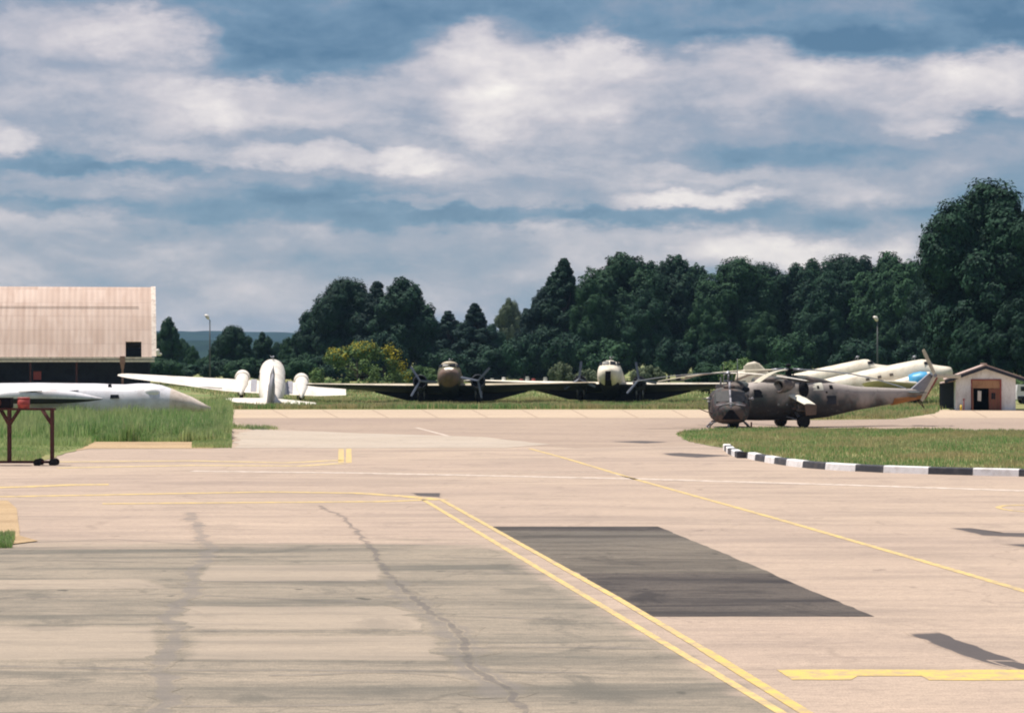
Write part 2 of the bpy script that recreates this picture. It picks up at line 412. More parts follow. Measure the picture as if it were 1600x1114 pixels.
M['soft_crack'] = mat('weathered_crack', soft_fn((.11, .10, .098), .62), .9, 0, .15, (.25, .01))
M['soft_grey'] = mat('grey_stain', soft_fn((.18, .160, .145), .6), .9, 0, .15, (.25, .01))
M['soft_light'] = mat('pale_repair', soft_fn((.44, .355, .28), .38), .9, 0, .15, (.25, .01))
M['pale'] = mat('pale_concrete_apron', tarmac_fn((.57, .445, .325), (.52, .405, .30), (.40, .31, .225), .3, .2, 9.0), .9, 0, .2, (.2, .01))
M['whitish'] = mat('whitish_concrete', tarmac_fn((.53, .455, .375), (.49, .405, .32), (.35, .29, .24), .4, .3, 19.0), .9, 0, .2, (.2, .01))
M['mauve'] = mat('darker_tarmac_band', tarmac_fn((.40, .305, .24), (.45, .345, .265), (.26, .20, .165), .5, .3, 5.0), .9, 0, .2, (.2, .01))
M['dirt'] = mat('bare_orange_dirt', tarmac_fn((.54, .39, .23), (.48, .35, .22), (.32, .22, .13), .6, 0, 3.0), .95, 0, .1, (.5, .02))
M['patch'] = mat('dark_asphalt_patch', tarmac_fn((.15, .125, .105), (.10, .086, .078), (.04, .036, .037), 1.0, .2, 77.0), .9, 0, .15, (.3, .01))
M['patch_light'] = mat('weathered_asphalt_patch', tarmac_fn((.225, .19, .15), (.165, .145, .122), (.08, .07, .062), 1.0, .2, 51.0), .9, 0, .15, (.3, .01))
def line_fn(c, wear):
    def fn(k):
        p = world_pos(k)
        n = k.noise(p, 2.5, 6, .75).outputs[0]; n2 = k.noise(p, 18, 3, .7).outputs[0]
        f = k.step(k.m('ADD', n, k.m('MULTIPLY', n2, .35)), .58, .80, 0, wear)
        return k.mix(f, c, (.36, .28, .21))
    return fn
M['yellow'] = mat('yellow_line_paint', line_fn((.62, .455, .17), .85), .8, 0, .2)
M['yellow_bright'] = mat('fresh_yellow_line_paint', line_fn((.61, .44, .13), .75), .8, 0, .2)
M['yellow_faint'] = mat('faded_yellow_line_paint', line_fn((.62, .48, .22), .85), .8, 0, .2)
M['white_faint'] = mat('faded_white_line_paint', line_fn((.62, .53, .46), .85), .8, 0, .2)
M['joint'] = mat('tar_joint', line_fn((.26, .18, .14), .8), .9, 0, .1)

def gp(*pts): return [G(x, y) for x, y in pts]
sheet('ground', [(-3500, -300), (3500, -300), (3500, 9000), (-3500, 9000)], -.012, M['earth'])
tar_far = G(0, 640).y
sheet('tarmac', [(-150, 4), (150, 4), (150, tar_far), (-150, tar_far)], 0.0, M['tarmac'])
def wobble(pts, amp, step=1.5, seed=1):
    r = random.Random(seed); out = []
    n = len(pts)
    for i in range(n):
        a, b = Vector(pts[i]), Vector(pts[(i + 1) % n]); L = (b - a).length; kk = max(1, min(80, int(L / step)))
        for j in range(kk):
            p = a.lerp(b, j / kk)
            if j: p += Vector((r.uniform(-amp, amp), r.uniform(-amp, amp) , 0))
            out.append(p)
    return out
# far concrete strip, whitish concrete and the darker band
sheet('concrete_apron', [GX(361, tar_far + .0), GX(361, G(0, 653).y), (140, G(0, 653).y, 0), (140, tar_far, 0)], .004, M['pale'])
sheet('dark_tarmac_band', wobble([G(362, 653.6), G(380, 668), G(560, 676), G(740, 690), G(900, 700), G(1200, 692), Vector((60, G(0, 690).y, 0)), Vector((70, G(0, 653.6).y, 0))], .35, 3, 4), .004, M['mauve'])
sheet('whitish_concrete', wobble([G(366, 700), G(372, 676), G(400, 671), G(560, 677), G(760, 683), G(860, 694), G(790, 700)], .3, 2, 5), .008, M['whitish'])
def set_fade(o, vals):
    at = o.data.attributes.new('fade', 'FLOAT', 'POINT'); at.data.foreach_set('value', vals)
def soft_sheet(name, pts, z, m, core=.55):
    pts = wobble(pts, .05, .5, len(pts) + int(abs(pts[0][0]) * 10)); n = len(pts)
    c = Vector((sum(p[0] for p in pts) / n, sum(p[1] for p in pts) / n, 0)); vs = []
    for p in pts: vs.append((p[0], p[1], z))
    for p in pts: vs.append((c.x + (p[0] - c.x) * core, c.y + (p[1] - c.y) * core, z))
    vs.append((c.x, c.y, z))
    fs = [(i, (i + 1) % n, n + (i + 1) % n, n + i) for i in range(n)] + [(n + i, n + (i + 1) % n, 2 * n) for i in range(n)]
    mb = MB(); mb.add(vs, fs, False); o = mb.build(name, m, recalc=False)
    o.data.update()
    if o.data.polygons[0].normal.z < 0: o.data.flip_normals()
    set_fade(o, [0.0] * n + [.8] * n + [1.0])
    return tag(o, kind='structure')
soft_sheet('tarmac_repair', [G(290, 910), G(320, 882), G(600, 880), G(606, 893), G(600, 908)], .0012, M['soft_light'], .88)
soft_sheet('tarmac_repair', [G(250, 985), G(265, 945), G(660, 945), G(700, 985)], .0012, M['soft_light'], .8)
soft_sheet('tarmac_repair', [G(265, 1032), G(285, 992), G(700, 990), G(725, 1034)], .0012, M['soft_light'], .8)
soft_sheet('tarmac_repair', [G(-100, 1034), G(-100, 975), G(250, 978), G(270, 1030)], .0012, M['soft_light'], .85)
soft_sheet('tarmac_repair', [G(-60, 922), G(-60, 905), G(230, 903), G(280, 920)], .0012, M['soft_light'], .8)
# dark rectangular patch
sheet('asphalt_patch', wobble([G(768, 822.5), G(1028, 822.5), G(1130, 864), G(1206, 895.5), G(905, 895.5), G(866, 878)], .03, .5, 7), .003, M['patch_light'])
sheet('asphalt_patch', wobble([G(905, 895.6), G(1206, 895.6), G(1240, 911), G(1366, 963), G(1008, 963), G(966, 938)], .03, .5, 8), .0045, M['patch'])
sheet('asphalt_patch', wobble([G(768, 822.5), G(1028, 822.5), G(1046, 830), G(780, 829)], .03, .5, 9), .0045, M['patch'])
for i, pts in enumerate([
    [(1412, 987), (1462, 985), (1540, 1015), (1600, 1036), (1640, 1052), (1580, 1046), (1520, 1030), (1450, 1004)],
    [(1540, 1031), (1580, 1032), (1700, 1060), (1600, 1048)],
    [(1478, 824), (1510, 824), (1560, 832), (1700, 834), (1620, 840), (1530, 837)],
    [(1562, 850), (1700, 849), (1700, 858), (1600, 855)],
    [(1028, 708), (1060, 707), (1150, 712), (1090, 715.5), (1045, 712)],
    [(946, 690), (1000, 688.5), (1052, 690.5), (1010, 693)],
    [(640, 770), (690, 770), (690, 777), (655, 775)],
    [(372, 668), (402, 667), (436, 670), (400, 672.5)]]):
    soft_sheet('tarmac_stain', [G(*q) for q in pts], .0046 + i * .0002, M['soft_dark'], .8)
# long wandering cracks, filled with tar
def ribbon(name, pts, w, z, m, jitter=0.0, seg=1.0, seed=3, wj=0.0):
    r = random.Random(seed); path = []
    for a, b in zip(pts[:-1], pts[1:]):
        kk = max(1, int((b - a).length / seg))
        for j in range(kk): path.append(a.lerp(b, j / kk))
    path.append(pts[-1])
    for i in range(1, len(path) - 1): path[i] = path[i] + Vector((r.uniform(-jitter, jitter), r.uniform(-jitter, jitter), 0))
    vs = []; fs = []
    for i, p in enumerate(path):
        d = (path[min(i + 1, len(path) - 1)] - path[max(i - 1, 0)]).normalized(); s_ = Vector((-d.y, d.x, 0))
        ww = w * (1 + r.uniform(-wj, wj))
        vs += [(p + s_ * ww / 2).to_tuple()[:2] + (z,), (p - s_ * ww / 2).to_tuple()[:2] + (z,)]
        if i: fs.append((2 * i - 2, 2 * i - 1, 2 * i + 1, 2 * i))
    mb = MB(); mb.add(vs, fs, False); o = mb.build(name, m, recalc=False)
    if o.data.polygons[0].normal.z < 0: o.data.flip_normals()
    return tag(o, kind='structure')
def soft_ribbon(name, pts, w, z, m, jitter, seg, seed, wj=.5):
    r = random.Random(seed); path = []
    for a, b in zip(pts[:-1], pts[1:]):
        kk = max(1, int((b - a).length / seg)); path += [a.lerp(b, j / kk) for j in range(kk)]
    path.append(pts[-1]); off = 0.0
    vs = []; fs = []; fd = []
    for i, p in enumerate(path):
        off = off * .6 + r.uniform(-jitter, jitter)
        d = (path[min(i + 1, len(path) - 1)] - path[max(i - 1, 0)]).normalized(); s_ = Vector((-d.y, d.x, 0)); p = p + s_ * off
        ww = w * (1 + r.uniform(-wj, wj)); pk = r.uniform(.55, 1.0)
        for q, f in ((-1, 0), (-.45, .8 * pk), (.45, .8 * pk), (1, 0)): v = p + s_ * ww * q; vs.append((v.x, v.y, z)); fd.append(f)
        if i: o_ = 4 * i; fs += [(o_ - 4 + j, o_ - 3 + j, o_ + 1 + j, o_ + j) for j in range(3)]
    mb = MB(); mb.add(vs, fs, False); o = mb.build(name, m, recalc=False); o.data.update()
    if o.data.polygons[0].normal.z < 0: o.data.flip_normals()
    set_fade(o, fd); return tag(o, kind='structure')
soft_ribbon('tarmac_crack', [G(*q) for q in [(500, 790), (540, 810), (575, 850), (590, 878), (622, 912), (650, 940), (700, 975), (726, 1010), (735, 1040), (790, 1080), (830, 1120)]], .10, .0034, M['soft_crack'], .06, .3, 11)
soft_ribbon('tarmac_crack', [G(*q) for q in [(610, 905), (650, 945), (712, 985), (738, 1020), (740, 1050), (790, 1090)]], .40, .0030, M['soft_grey'], .1, .4, 14)
soft_ribbon('tarmac_crack', [G(*q) for q in [(300, 800), (330, 860), (305, 885), (300, 930), (262, 965), (275, 1000), (245, 1035), (265, 1075), (240, 1120)]], .22, .0032, M['soft_grey'], .10, .35, 12)
for i, q in enumerate([[(20, 848), (180, 842), (300, 850), (560, 848)], [(0, 935), (260, 928), (560, 940), (690, 936)], [(300, 985), (500, 984), (660, 986)], [(0, 1040), (260, 1046), (700, 1048), (980, 1052)], [(700, 893), (880, 896)], [(640, 960), (900, 967)], [(740, 1010), (1030, 1012)], [(310, 908), (604, 908)], [(420, 1055), (620, 1050), (800, 1060)], [(130, 1098), (330, 1104), (600, 1100)], [(680, 870), (800, 872)], [(60, 875), (330, 880)]]):
    soft_ribbon('tarmac_crack', [G(*p) for p in q], .11, .0018 + i * .0001, M['soft_grey'], .05, .4, 40 + i)
# painted lines
def line(name, pts, w, m, z=.0065): return ribbon(name, [G(*q) for q in pts], w, z, m, 0, 2.0)
line('yellow_line', [(662, 781), (1222, 1114), (1700, 1399)], .155, M['yellow'])
line('yellow_line', [(690, 781), (960, 932), (1100, 1015)], .155, M['yellow'], .0085)
line('yellow_line', [(1100, 1015), (1255, 1111), (1700, 1385)], .19, M['yellow_bright'], .0085)
line('yellow_line', [(0, 776), (250, 771.5), (420, 768.5), (560, 770.5), (640, 776), (690, 781)], .62, M['yellow'])
line('yellow_line', [(160, 787), (400, 785), (600, 783.5), (662, 781)], .55, M['yellow'])
line('yellow_line', [(-60, 763), (40, 760.5), (110, 757.5), (170, 757)], .9, M['yellow'])
line('yellow_line', [(90, 721.5), (300, 720), (450, 723), (531, 719)], .8, M['yellow_faint'])
line('yellow_line', [(90, 731), (300, 727), (470, 728), (531, 724)], .8, M['yellow_faint'])
line('yellow_line', [(533, 701), (533, 723)], .26, M['yellow'])
line('yellow_line', [(545, 701), (545, 723)], .26, M['yellow'])
line('yellow_line', [(828, 701), (880, 715), (990, 748), (1205, 808), (1420, 870), (1600, 923), (1800, 982)], .21, M['yellow'])
line('yellow_line', [(990, 748), (960, 741), (900, 737), (700, 741)], .12, M['white_faint'])
line('white_line', [(300, 736), (560, 739), (990, 748), (1300, 757), (1700, 770)], .8, M['white_faint'])
line('white_line', [(650, 668), (700, 681), (720, 692)], .25, M['white_faint'])
sheet('yellow_bar', [G(1213, 1046), G(1800, 1046.5), G(1800, 1060), G(1540, 1063), G(1452, 1062.5), G(1440, 1056), G(1340, 1056), G(1330, 1062), G(1238, 1062)], .0065, M['yellow_bright'])
# ring marking at the right edge
rc = G(1612, 794.5); mb = MB(); vs = []; fs = []
for i in range(49):
    a = 2 * math.pi * i / 48; vs += [(rc.x + 1.05 * math.cos(a), rc.y + 1.9 * math.sin(a), .0065), (rc.x + .88 * math.cos(a), rc.y + 1.6 * math.sin(a), .0065)]
    if i: fs.append((2 * i - 2, 2 * i, 2 * i + 1, 2 * i - 1))
mb.add(vs, fs, False); tag(mb.build('ring_marking', M['yellow']), kind='structure')
# joints of the concrete strip
for x in range(440, 1700, 78):
    line('slab_joint', [(x - 14, 640.6), (x + 10, 652.6)], .09, M['joint'], .008)
line('slab_joint', [(362, 653.2), (1700, 653.2)], .16, M['joint'], .009)

# grass islands and verges
def grass_ground(name, pts, z=.018, m='earth', w=.15): return sheet(name, wobble(pts, w, 1.0, 13), z, M[m])
gl = [G(-300, 735), G(-60, 722), G(70, 719), G(130, 700), G(150, 690.5), G(362, 690.5)]
left_far = G(0, 637).y
grass_ground('grass_verge', gl + [GX(362, left_far + 10), (-150, left_far + 10, 0)])
grass_ground('bare_dirt', [G(60, 712), G(128, 703), G(140, 700.8), G(330, 700.8), G(360, 697), G(362, 688), G(130, 688)], .014, 'dirt')
grass_ground('bare_dirt', [G(-80, 781), G(12, 783), G(26, 795), G(31, 838), G(60, 846), G(-20, 856), G(-200, 856)], .026, 'dirt', .006)
isl = [G(1056, 678), G(1075, 690), G(1118, 698), G(1146, 703), G(1168, 711), G(1205, 717.5), G(1250, 724), G(1300, 728.6), G(1380, 733), G(1480, 736.8), G(1620, 740.5), G(1760, 744)]
isl_back = [G(1760, 676), G(1500, 673.5), G(1300, 671), G(1150, 672), G(1070, 675)]
grass_ground('grass_island', isl + isl_back, .02)
grass_ground('grass_verge', [G(1215, 657), G(1400, 655), G(1462, 646), G(1470, 639.5), G(1215, 639.5)], .02)

# black and white kerb
kmats = [worn('white_kerb_paint', (.82, .80, .80), (.5, .46, .42), .55, 3, .8), worn('black_kerb_paint', (.045, .048, .06), (.12, .11, .11), .6, 3, .8)]
kpath = [G(*q) for q in [(1142, 702.5), (1150, 709), (1166, 716), (1183, 720), (1203, 723.5), (1228, 727.5), (1262, 731.5), (1310, 735), (1380, 738.5), (1450, 740.8), (1520, 742.6), (1640, 745.5), (1800, 749)]]
dense = []
for a, b in zip(kpath[:-1], kpath[1:]):
    kk = max(1, int((b - a).length / .3))
    dense += [a.lerp(b, j / kk) for j in range(kk)]
dense.append(kpath[-1])
mb = MB(); acc = 0.0; prof = [(0, 0), (.03, .25), (.06, .29), (.36, .29), (.40, .26), (.40, 0)]
rings = []
for i, p in enumerate(dense):
    d = (dense[min(i + 1, len(dense) - 1)] - dense[max(i - 1, 0)]).normalized(); s_ = Vector((-d.y, d.x, 0))
    if s_.y < 0: s_ = -s_
    rings.append([p + s_ * a + Vector((0, 0, z)) for a, z in prof])
for i in range(len(rings) - 1):
    acc += (dense[i + 1] - dense[i]).length
    mb.cur = 0 if int(acc / 1.82) % 2 == 0 else 1
    n = len(prof); mb.add(rings[i] + rings[i + 1], [(j, j + 1, n + j + 1, n + j) for j in range(n - 1)], False)
kerb = mb.build('kerb', kmats); tag(kerb, kind='structure')

# far wooded ridges
def ridge(name, y0, depth, h, x0, x1, m, seed, rough=.35):
    nx, ny = 160, 14; r = np.random.RandomState(seed)
    xs = np.linspace(x0, x1, nx); prof = np.zeros(nx)
    for o in range(1, 7): prof += np.sin(xs / (x1 - x0) * 2 * math.pi * o * 2.1 + r.rand() * 7) / o
    prof = h * (1 + rough * .3 * prof)
    vs = []; fs = []
    for j in range(ny):
        t = j / (ny - 1)
        for i in range(nx):
            z = prof[i] * math.sin(min(t * 1.7, 1) * math.pi / 2) * (1 + .05 * r.rand())
            vs.append((xs[i], y0 + depth * t, z - 2))
    for j in range(ny - 1):
        for i in range(nx - 1): a = j * nx + i; fs.append((a, a + 1, a + nx + 1, a + nx))
    mb = MB(); mb.add(vs, fs, True); return tag(mb.build(name, m, recalc=False), kind='structure')
def hill_fn(k):
    p = world_pos(k); n = k.noise(p, .012, 6, .7).outputs[0]
    return k.mix(k.step(n, .4, .65), (.008, .022, .022), (.018, .04, .032))
M['hill'] = mat('wooded_hillside', hill_fn, .95, 0, .05)
ridge('hills', 5200, 1200, 62, -2500, 2500, M['hill'], 3, .12)
ridge('hills', 2600, 700, 25, -1500, 1500, M['hill'], 5, .25)

# ------------------------------------------------------------------ grass (uncountable)
def grass_mat(name, c1, c2, c3, c4):
    def fn(k):
        r = k.n('ShaderNodeNewGeometry').outputs['Random Per Island']
        p = world_pos(k)
        n = k.noise(k.vscale(p, .12, .09, 0), 1, 4, .6).outputs[0]
        n2 = k.noise(k.vscale(p, .5, .35, 0), 1, 3, .6).outputs[0]
        c = k.ramp(r, [(0, c1), (.5, c2), (.85, c3), (1, c4)])
        c = k.mix(k.step(n, .44, .56, 0, .9), c, c3)
        return k.mix(k.step(n2, .45, .7, 0, .6), c, c1)
    return mat(name, fn, .9, 0, .08, None, .5)
M['tall_grass'] = grass_mat('tall_green_grass', (.20, .34, .11), (.30, .45, .16), (.45, .50, .23), (.62, .55, .34))
M['short_grass'] = grass_mat('short_field_grass', (.18, .32, .11), (.28, .41, .15), (.52, .43, .23), (.62, .47, .28))
def grass(name, region, count, h, w, m, label, seed, lean=.25, hfun=None):
    """region: list of convex-ish polygons (lists of Vector)"""
    r = np.random.RandomState(seed)
    V = []
    for poly, cnt in zip(region, count):
        P2 = np.array([(p[0], p[1]) for p in poly]); lo, hi = P2.min(0), P2.max(0)
        got = np.zeros((0, 2))
        while len(got) < cnt:
            q = r.rand(cnt * 2, 2) * (hi - lo) + lo
            ins = np.zeros(len(q), bool); j = len(P2) - 1
            for i in range(len(P2)):
                xi, yi, xj, yj = *P2[i], *P2[j]
                c = ((yi > q[:, 1]) != (yj > q[:, 1])) & (q[:, 0] < (xj - xi) * (q[:, 1] - yi) / (yj - yi + 1e-12) + xi)
                ins ^= c; j = i
            got = np.vstack([got, q[ins]])
        V.append(got[:cnt])
    b = np.vstack(V); n = len(b)
    patch = .75 + .25 * np.sin(b[:, 0] * .9 + 1.3 * np.sin(b[:, 1] * .31)) * np.sin(b[:, 1] * .37 + 2 * np.sin(b[:, 0] * .43))
    hh = h * (.55 + .6 * r.rand(n)) * patch
    if hfun is not None: hh = hh * hfun(b)
    a = r.rand(n) * 2 * math.pi; ww = w * (.6 + .8 * r.rand(n))
    la = r.rand(n) * 2 * math.pi; ll = lean * hh * r.rand(n)
    v = np.zeros((n, 5, 3))
    dx, dy = np.cos(a) * ww / 2, np.sin(a) * ww / 2
    lx, ly = np.cos(la) * ll, np.sin(la) * ll
    v[:, 0] = np.c_[b[:, 0] - dx, b[:, 1] - dy, np.zeros(n)]
    v[:, 1] = np.c_[b[:, 0] + dx, b[:, 1] + dy, np.zeros(n)]
    v[:, 2] = np.c_[b[:, 0] + dx * .7 + lx * .35, b[:, 1] + dy * .7 + ly * .35, hh * .6]
    v[:, 3] = np.c_[b[:, 0] - dx * .7 + lx * .35, b[:, 1] - dy * .7 + ly * .35, hh * .6]
    v[:, 4] = np.c_[b[:, 0] + lx, b[:, 1] + ly, hh]
    me = bpy.data.meshes.new(name)
    me.vertices.add(n * 5); me.vertices.foreach_set('co', v.ravel())
    o5 = np.arange(n) * 5
    loops = np.c_[o5, o5 + 1, o5 + 2, o5 + 3, o5 + 3, o5 + 2, o5 + 4].ravel()
    me.loops.add(n * 7); me.loops.foreach_set('vertex_index', loops.astype(np.int32))
    me.polygons.add(n * 2)
    st = np.c_[np.arange(n) * 7, np.arange(n) * 7 + 4].ravel()
    me.polygons.foreach_set('loop_start', st.astype(np.int32))
    me.update(calc_edges=True); me.materials.append(m)
    o = bpy.data.objects.new(name, me); col.objects.link(o)
    return tag(o, label, 'grass', None, 'stuff')
near = [G(150, 690.5), G(361, 690.5), GX(361, 175), GX(-10, 175), G(-10, 712), G(70, 712), G(130, 700)]
far_ = [GX(361, 175), GX(361, left_far + 8), GX(-20, left_far + 8), GX(-20, 175)]
edge = [G(150, 690.5), G(361, 690.5), GX(361, 142), GX(150, 142)]
sidee = [GX(352, 134), GX(361.5, 134), GX(361.5, 205), GX(352, 205)]
grass('tall_grass', [near, far_, edge, sidee], [30000, 14000, 9000, 5000], 1.35, .06, M['tall_grass'], 'tall green grass around the white jet fuselage', 1,
      hfun=lambda b: np.where(b[:, 1] < 126, .35, 1.0) * np.clip(.35 + (b[:, 1] - 133 + 2.2 * np.sin(b[:, 0] * 1.7) + 1.5 * np.sin(b[:, 0] * 4.1)) * .16, .35, 1))
grass('grass', [[G(-40, 726), G(60, 720), G(70, 712), G(-40, 712)], [G(300, 700), G(362, 700), G(362, 691), G(300, 693)], [G(-30, 857), G(18, 856), G(24, 840), G(-30, 838)], [G(362, 671), G(436, 671.5), G(430, 668.5), G(362, 667)]],
      [2500, 2500, 2500, 500], .36, .04, M['tall_grass'], 'low grass tufts at the broken edges of the tarmac', 5)
grass('grass', [[GX(330, 216.5), GX(1180, 216.5), GX(1180, 262), GX(330, 262)], [GX(361, 216), GX(1110, 216), GX(1110, 221), GX(361, 221)], [GX(361, 262), GX(1660, 262), GX(1660, 420), GX(230, 420)], [G(1215, 656.5), G(1400, 654.6), G(1460, 646), G(1470, 640), G(1215, 640)], [GX(1180, 217), GX(1480, 217), GX(1480, 262), GX(1180, 262)]],
      [42000, 9000, 32000, 9000, 9000], .55, .10, M['short_grass'], 'green field grass under and behind the parked transport aircraft', 2)
grass('grass', [isl + isl_back, isl_back[::-1] + [G(1760, 684), G(1500, 680), G(1300, 677), G(1080, 677)]], [42000, 7000], .30, .045, M['short_grass'], 'green and brown grass on the island inside the kerb', 3)

# ------------------------------------------------------------------ trees
def leaf_mesh(name, seed, clumps, per, size, up_bias=.35, flat=1.0):
    """clumps: list of (x,y,z,r). Leaves are small quads spread over the shells of the clumps."""
    r = np.random.RandomState(seed)
    allv = []
    for (x, y, z, rad) in clumps:
        n = int(per * (rad ** 2)); 
        d = r.normal(size=(n, 3)); d /= np.linalg.norm(d, axis=1)[:, None]
        rr = rad * (.78 + .27 * r.rand(n)) * (1 + .25 * np.sin(d[:, 0] * 7 + seed) * np.sin(d[:, 2] * 6 + x))
        rr = np.where(r.rand(n) < .25, rr * (.3 + .6 * r.rand(n)), rr); p = np.c_[d[:, 0] * rr, d[:, 1] * rr, d[:, 2] * rr * flat] + (x, y, z)
        nn = d * 1.0 + r.normal(size=(n, 3)) * .34; nn[:, 2] += up_bias
        nn /= np.linalg.norm(nn, axis=1)[:, None]
        t = np.cross(nn, r.normal(size=(n, 3))); t /= np.linalg.norm(t, axis=1)[:, None]; b = np.cross(nn, t)
        s = size * (.5 + .9 * r.rand(n))[:, None]
        q = np.stack([p - t * s * .5, p + b * s * .32, p + t * s * .5, p - b * s * .32], 1)
        allv.append(q)
    v = np.concatenate(allv); n = len(v)
    me = bpy.data.meshes.new(name); me.vertices.add(n * 4); me.vertices.foreach_set('co', v.ravel())
    me.loops.add(n * 4); me.loops.foreach_set('vertex_index', np.arange(n * 4, dtype=np.int32))
    me.polygons.add(n); me.polygons.foreach_set('loop_start', np.arange(n, dtype=np.int32) * 4)
    me.update(calc_edges=True)
    return me
def leaf_mat(name, c1, c2, c3, flowers=None):
    def fn(k):
        r = k.n('ShaderNodeNewGeometry').outputs['Random Per Island']
        oi = k.n('ShaderNodeObjectInfo').outputs['Random']
        n = k.noise(k.coord, .35, 3, .6).outputs[0]
        c = k.ramp(r, [(0, c1), (.6, c2), (1, c3)])
        c = k.mix(k.step(n, .4, .65, 0, .7), c, c3)
        c = k.mix(k.m('MULTIPLY', oi, .5), c, c1)
        return c
    return mat(name, fn, .75, 0, .18)
M['leaf_dark'] = leaf_mat('dark_green_leaves', (.0035, .020, .014), (.008, .036, .021), (.024, .076, .036))
M['leaf_mid'] = leaf_mat('mid_green_leaves', (.006, .030, .015), (.015, .055, .024), (.040, .105, .038))
M['leaf_blue'] = leaf_mat('blue_green_needles', (.0035, .017, .015), (.009, .033, .027), (.028, .066, .052))
M['leaf_bush'] = leaf_mat('bright_bush_leaves', (.03, .075, .025), (.06, .13, .035), (.14, .20, .06))
M['leaf_grey'] = leaf_mat('greyish_bush_leaves', (.05, .08, .045), (.10, .13, .07), (.17, .20, .11))
M['flower'] = leaf_mat('yellow_blossom', (.15, .15, .015), (.33, .29, .02), (.46, .36, .02))
def broad_clumps(seed, h, rx, n=46, base=.12, top_r=None):
    r = random.Random(seed); out = []
    zc = h * (.5 + base / 2); rz = h * (1 - base) / 2
    for i in range(n):
        while True:
            d = Vector((r.gauss(0, 1), r.gauss(0, 1), r.gauss(0, 1))).normalized()
            if d.z > -.75: break
        f = r.uniform(.62, .90) if i > n * .25 else r.uniform(.2, .6)
        rad = r.uniform(.14, .25) * rx * 1.25
        x, y, z = d.x * (rx - rad) * f * 1.12, d.y * (rx - rad) * f * 1.12, zc + d.z * (rz - rad * .6) * min(f * 1.15, 1)
        out.append((x, y, z, rad))
    return out
def cone_clumps(seed, h, rx, n=60, base=.08):
    r = random.Random(seed); out = []
    for i in range(n):
        t = (i + .5) / n; z = h * (base + (1 - base) * t * .98)
        ra = rx * (1 - t) ** .75 + .05 * rx; a = r.uniform(0, 6.28)
        rad = rx * (.30 - .20 * t)
        q = ra * r.uniform(.45, 1.0)
        out.append((math.cos(a) * q, math.sin(a) * q, z + r.uniform(-.3, .3), max(rad, .35)))
    return out
def trunk_mb(h, r0, clumps, seed, lo=.45):
    r = random.Random(seed); mb = MB(); pts = []
    for i in range(6):
        t = i / 5; pts.append(Vector((math.sin(t * 2 + seed) * .25 * t, math.cos(t * 3 + seed) * .2 * t, h * .8 * t)))
    mb.tube(pts, [r0 * (1 - .75 * i / 5) * (1.25 if i == 0 else 1) for i in range(6)], 8)
    for (x, y, z, rad) in r.sample(clumps, min(12, len(clumps))):
        f = min(max(z / (h * .8) * .6, .15), .95); i = f * 5; a = pts[int(i)].lerp(pts[min(int(i) + 1, 5)], i - int(i))
        m_ = a.lerp(Vector((x, y, z)), .5) + Vector((0, 0, -.25 * rad))
        mb.tube([a, m_, Vector((x, y, z))], [r0 * .4 * (1 - f * .5), r0 * .22, r0 * .08], 6)
    return mb
class Kind:
    def __init__(s, name, seed, h, rx, style, leaf, per, size, n=46, base=.12, up=.35, flat=1.0, r0=.4):
        s.h = h; s.name = name
        cl = (cone_clumps if style == 'cone' else broad_clumps)(seed, h, rx, n, base)
        s.crown = leaf_mesh('crown', seed, cl, per, size, up, flat); s.crown.materials.append(leaf)
        mb = trunk_mb(h, r0, cl, seed)
        tmp = mb.build('trunk', M['trunk']); s.trunk = tmp.data; bpy.data.objects.remove(tmp)
    def place(s, px, Y, height, label, group, rot=0.0, wide=1.0, cat='tree', leaf=None, z=0):
        k_ = height / s.h
        o = empty(s.name, GX(px, Y, z), label, cat, group, (0, 0, rot)); o.scale = (k_ * wide, k_ * wide, k_)
        for nm, me in (('trunk', s.trunk), ('crown', s.crown)):
            c = bpy.data.objects.new(nm, me); col.objects.link(c); c.parent = o
            if nm == 'crown' and leaf is not None:
                c.material_slots[0].link = 'OBJECT'; c.material_slots[0].material = leaf
        return o
K = {
 'a': Kind('broadleaf_tree', 11, 22, 9.5, 'b', M['leaf_dark'], 470, .44, 74, .02),
 'b': Kind('broadleaf_tree', 12, 22, 8.0, 'b', M['leaf_dark'], 470, .44, 68, .02),
 'c': Kind('broadleaf_tree', 13, 22, 8.8, 'b', M['leaf_mid'], 470, .44, 70, .02),
 'p': Kind('pine_tree', 14, 22, 5.6, 'cone', M['leaf_blue'], 700, .40, 110, .0, .2),
 's': Kind('bush', 15, 5, 4.2, 'b', M['leaf_bush'], 420, .34, 40, .0, .4, .8, .16),
}
def ht(py_top, Y): return H + (HY - py_top) * Y / F
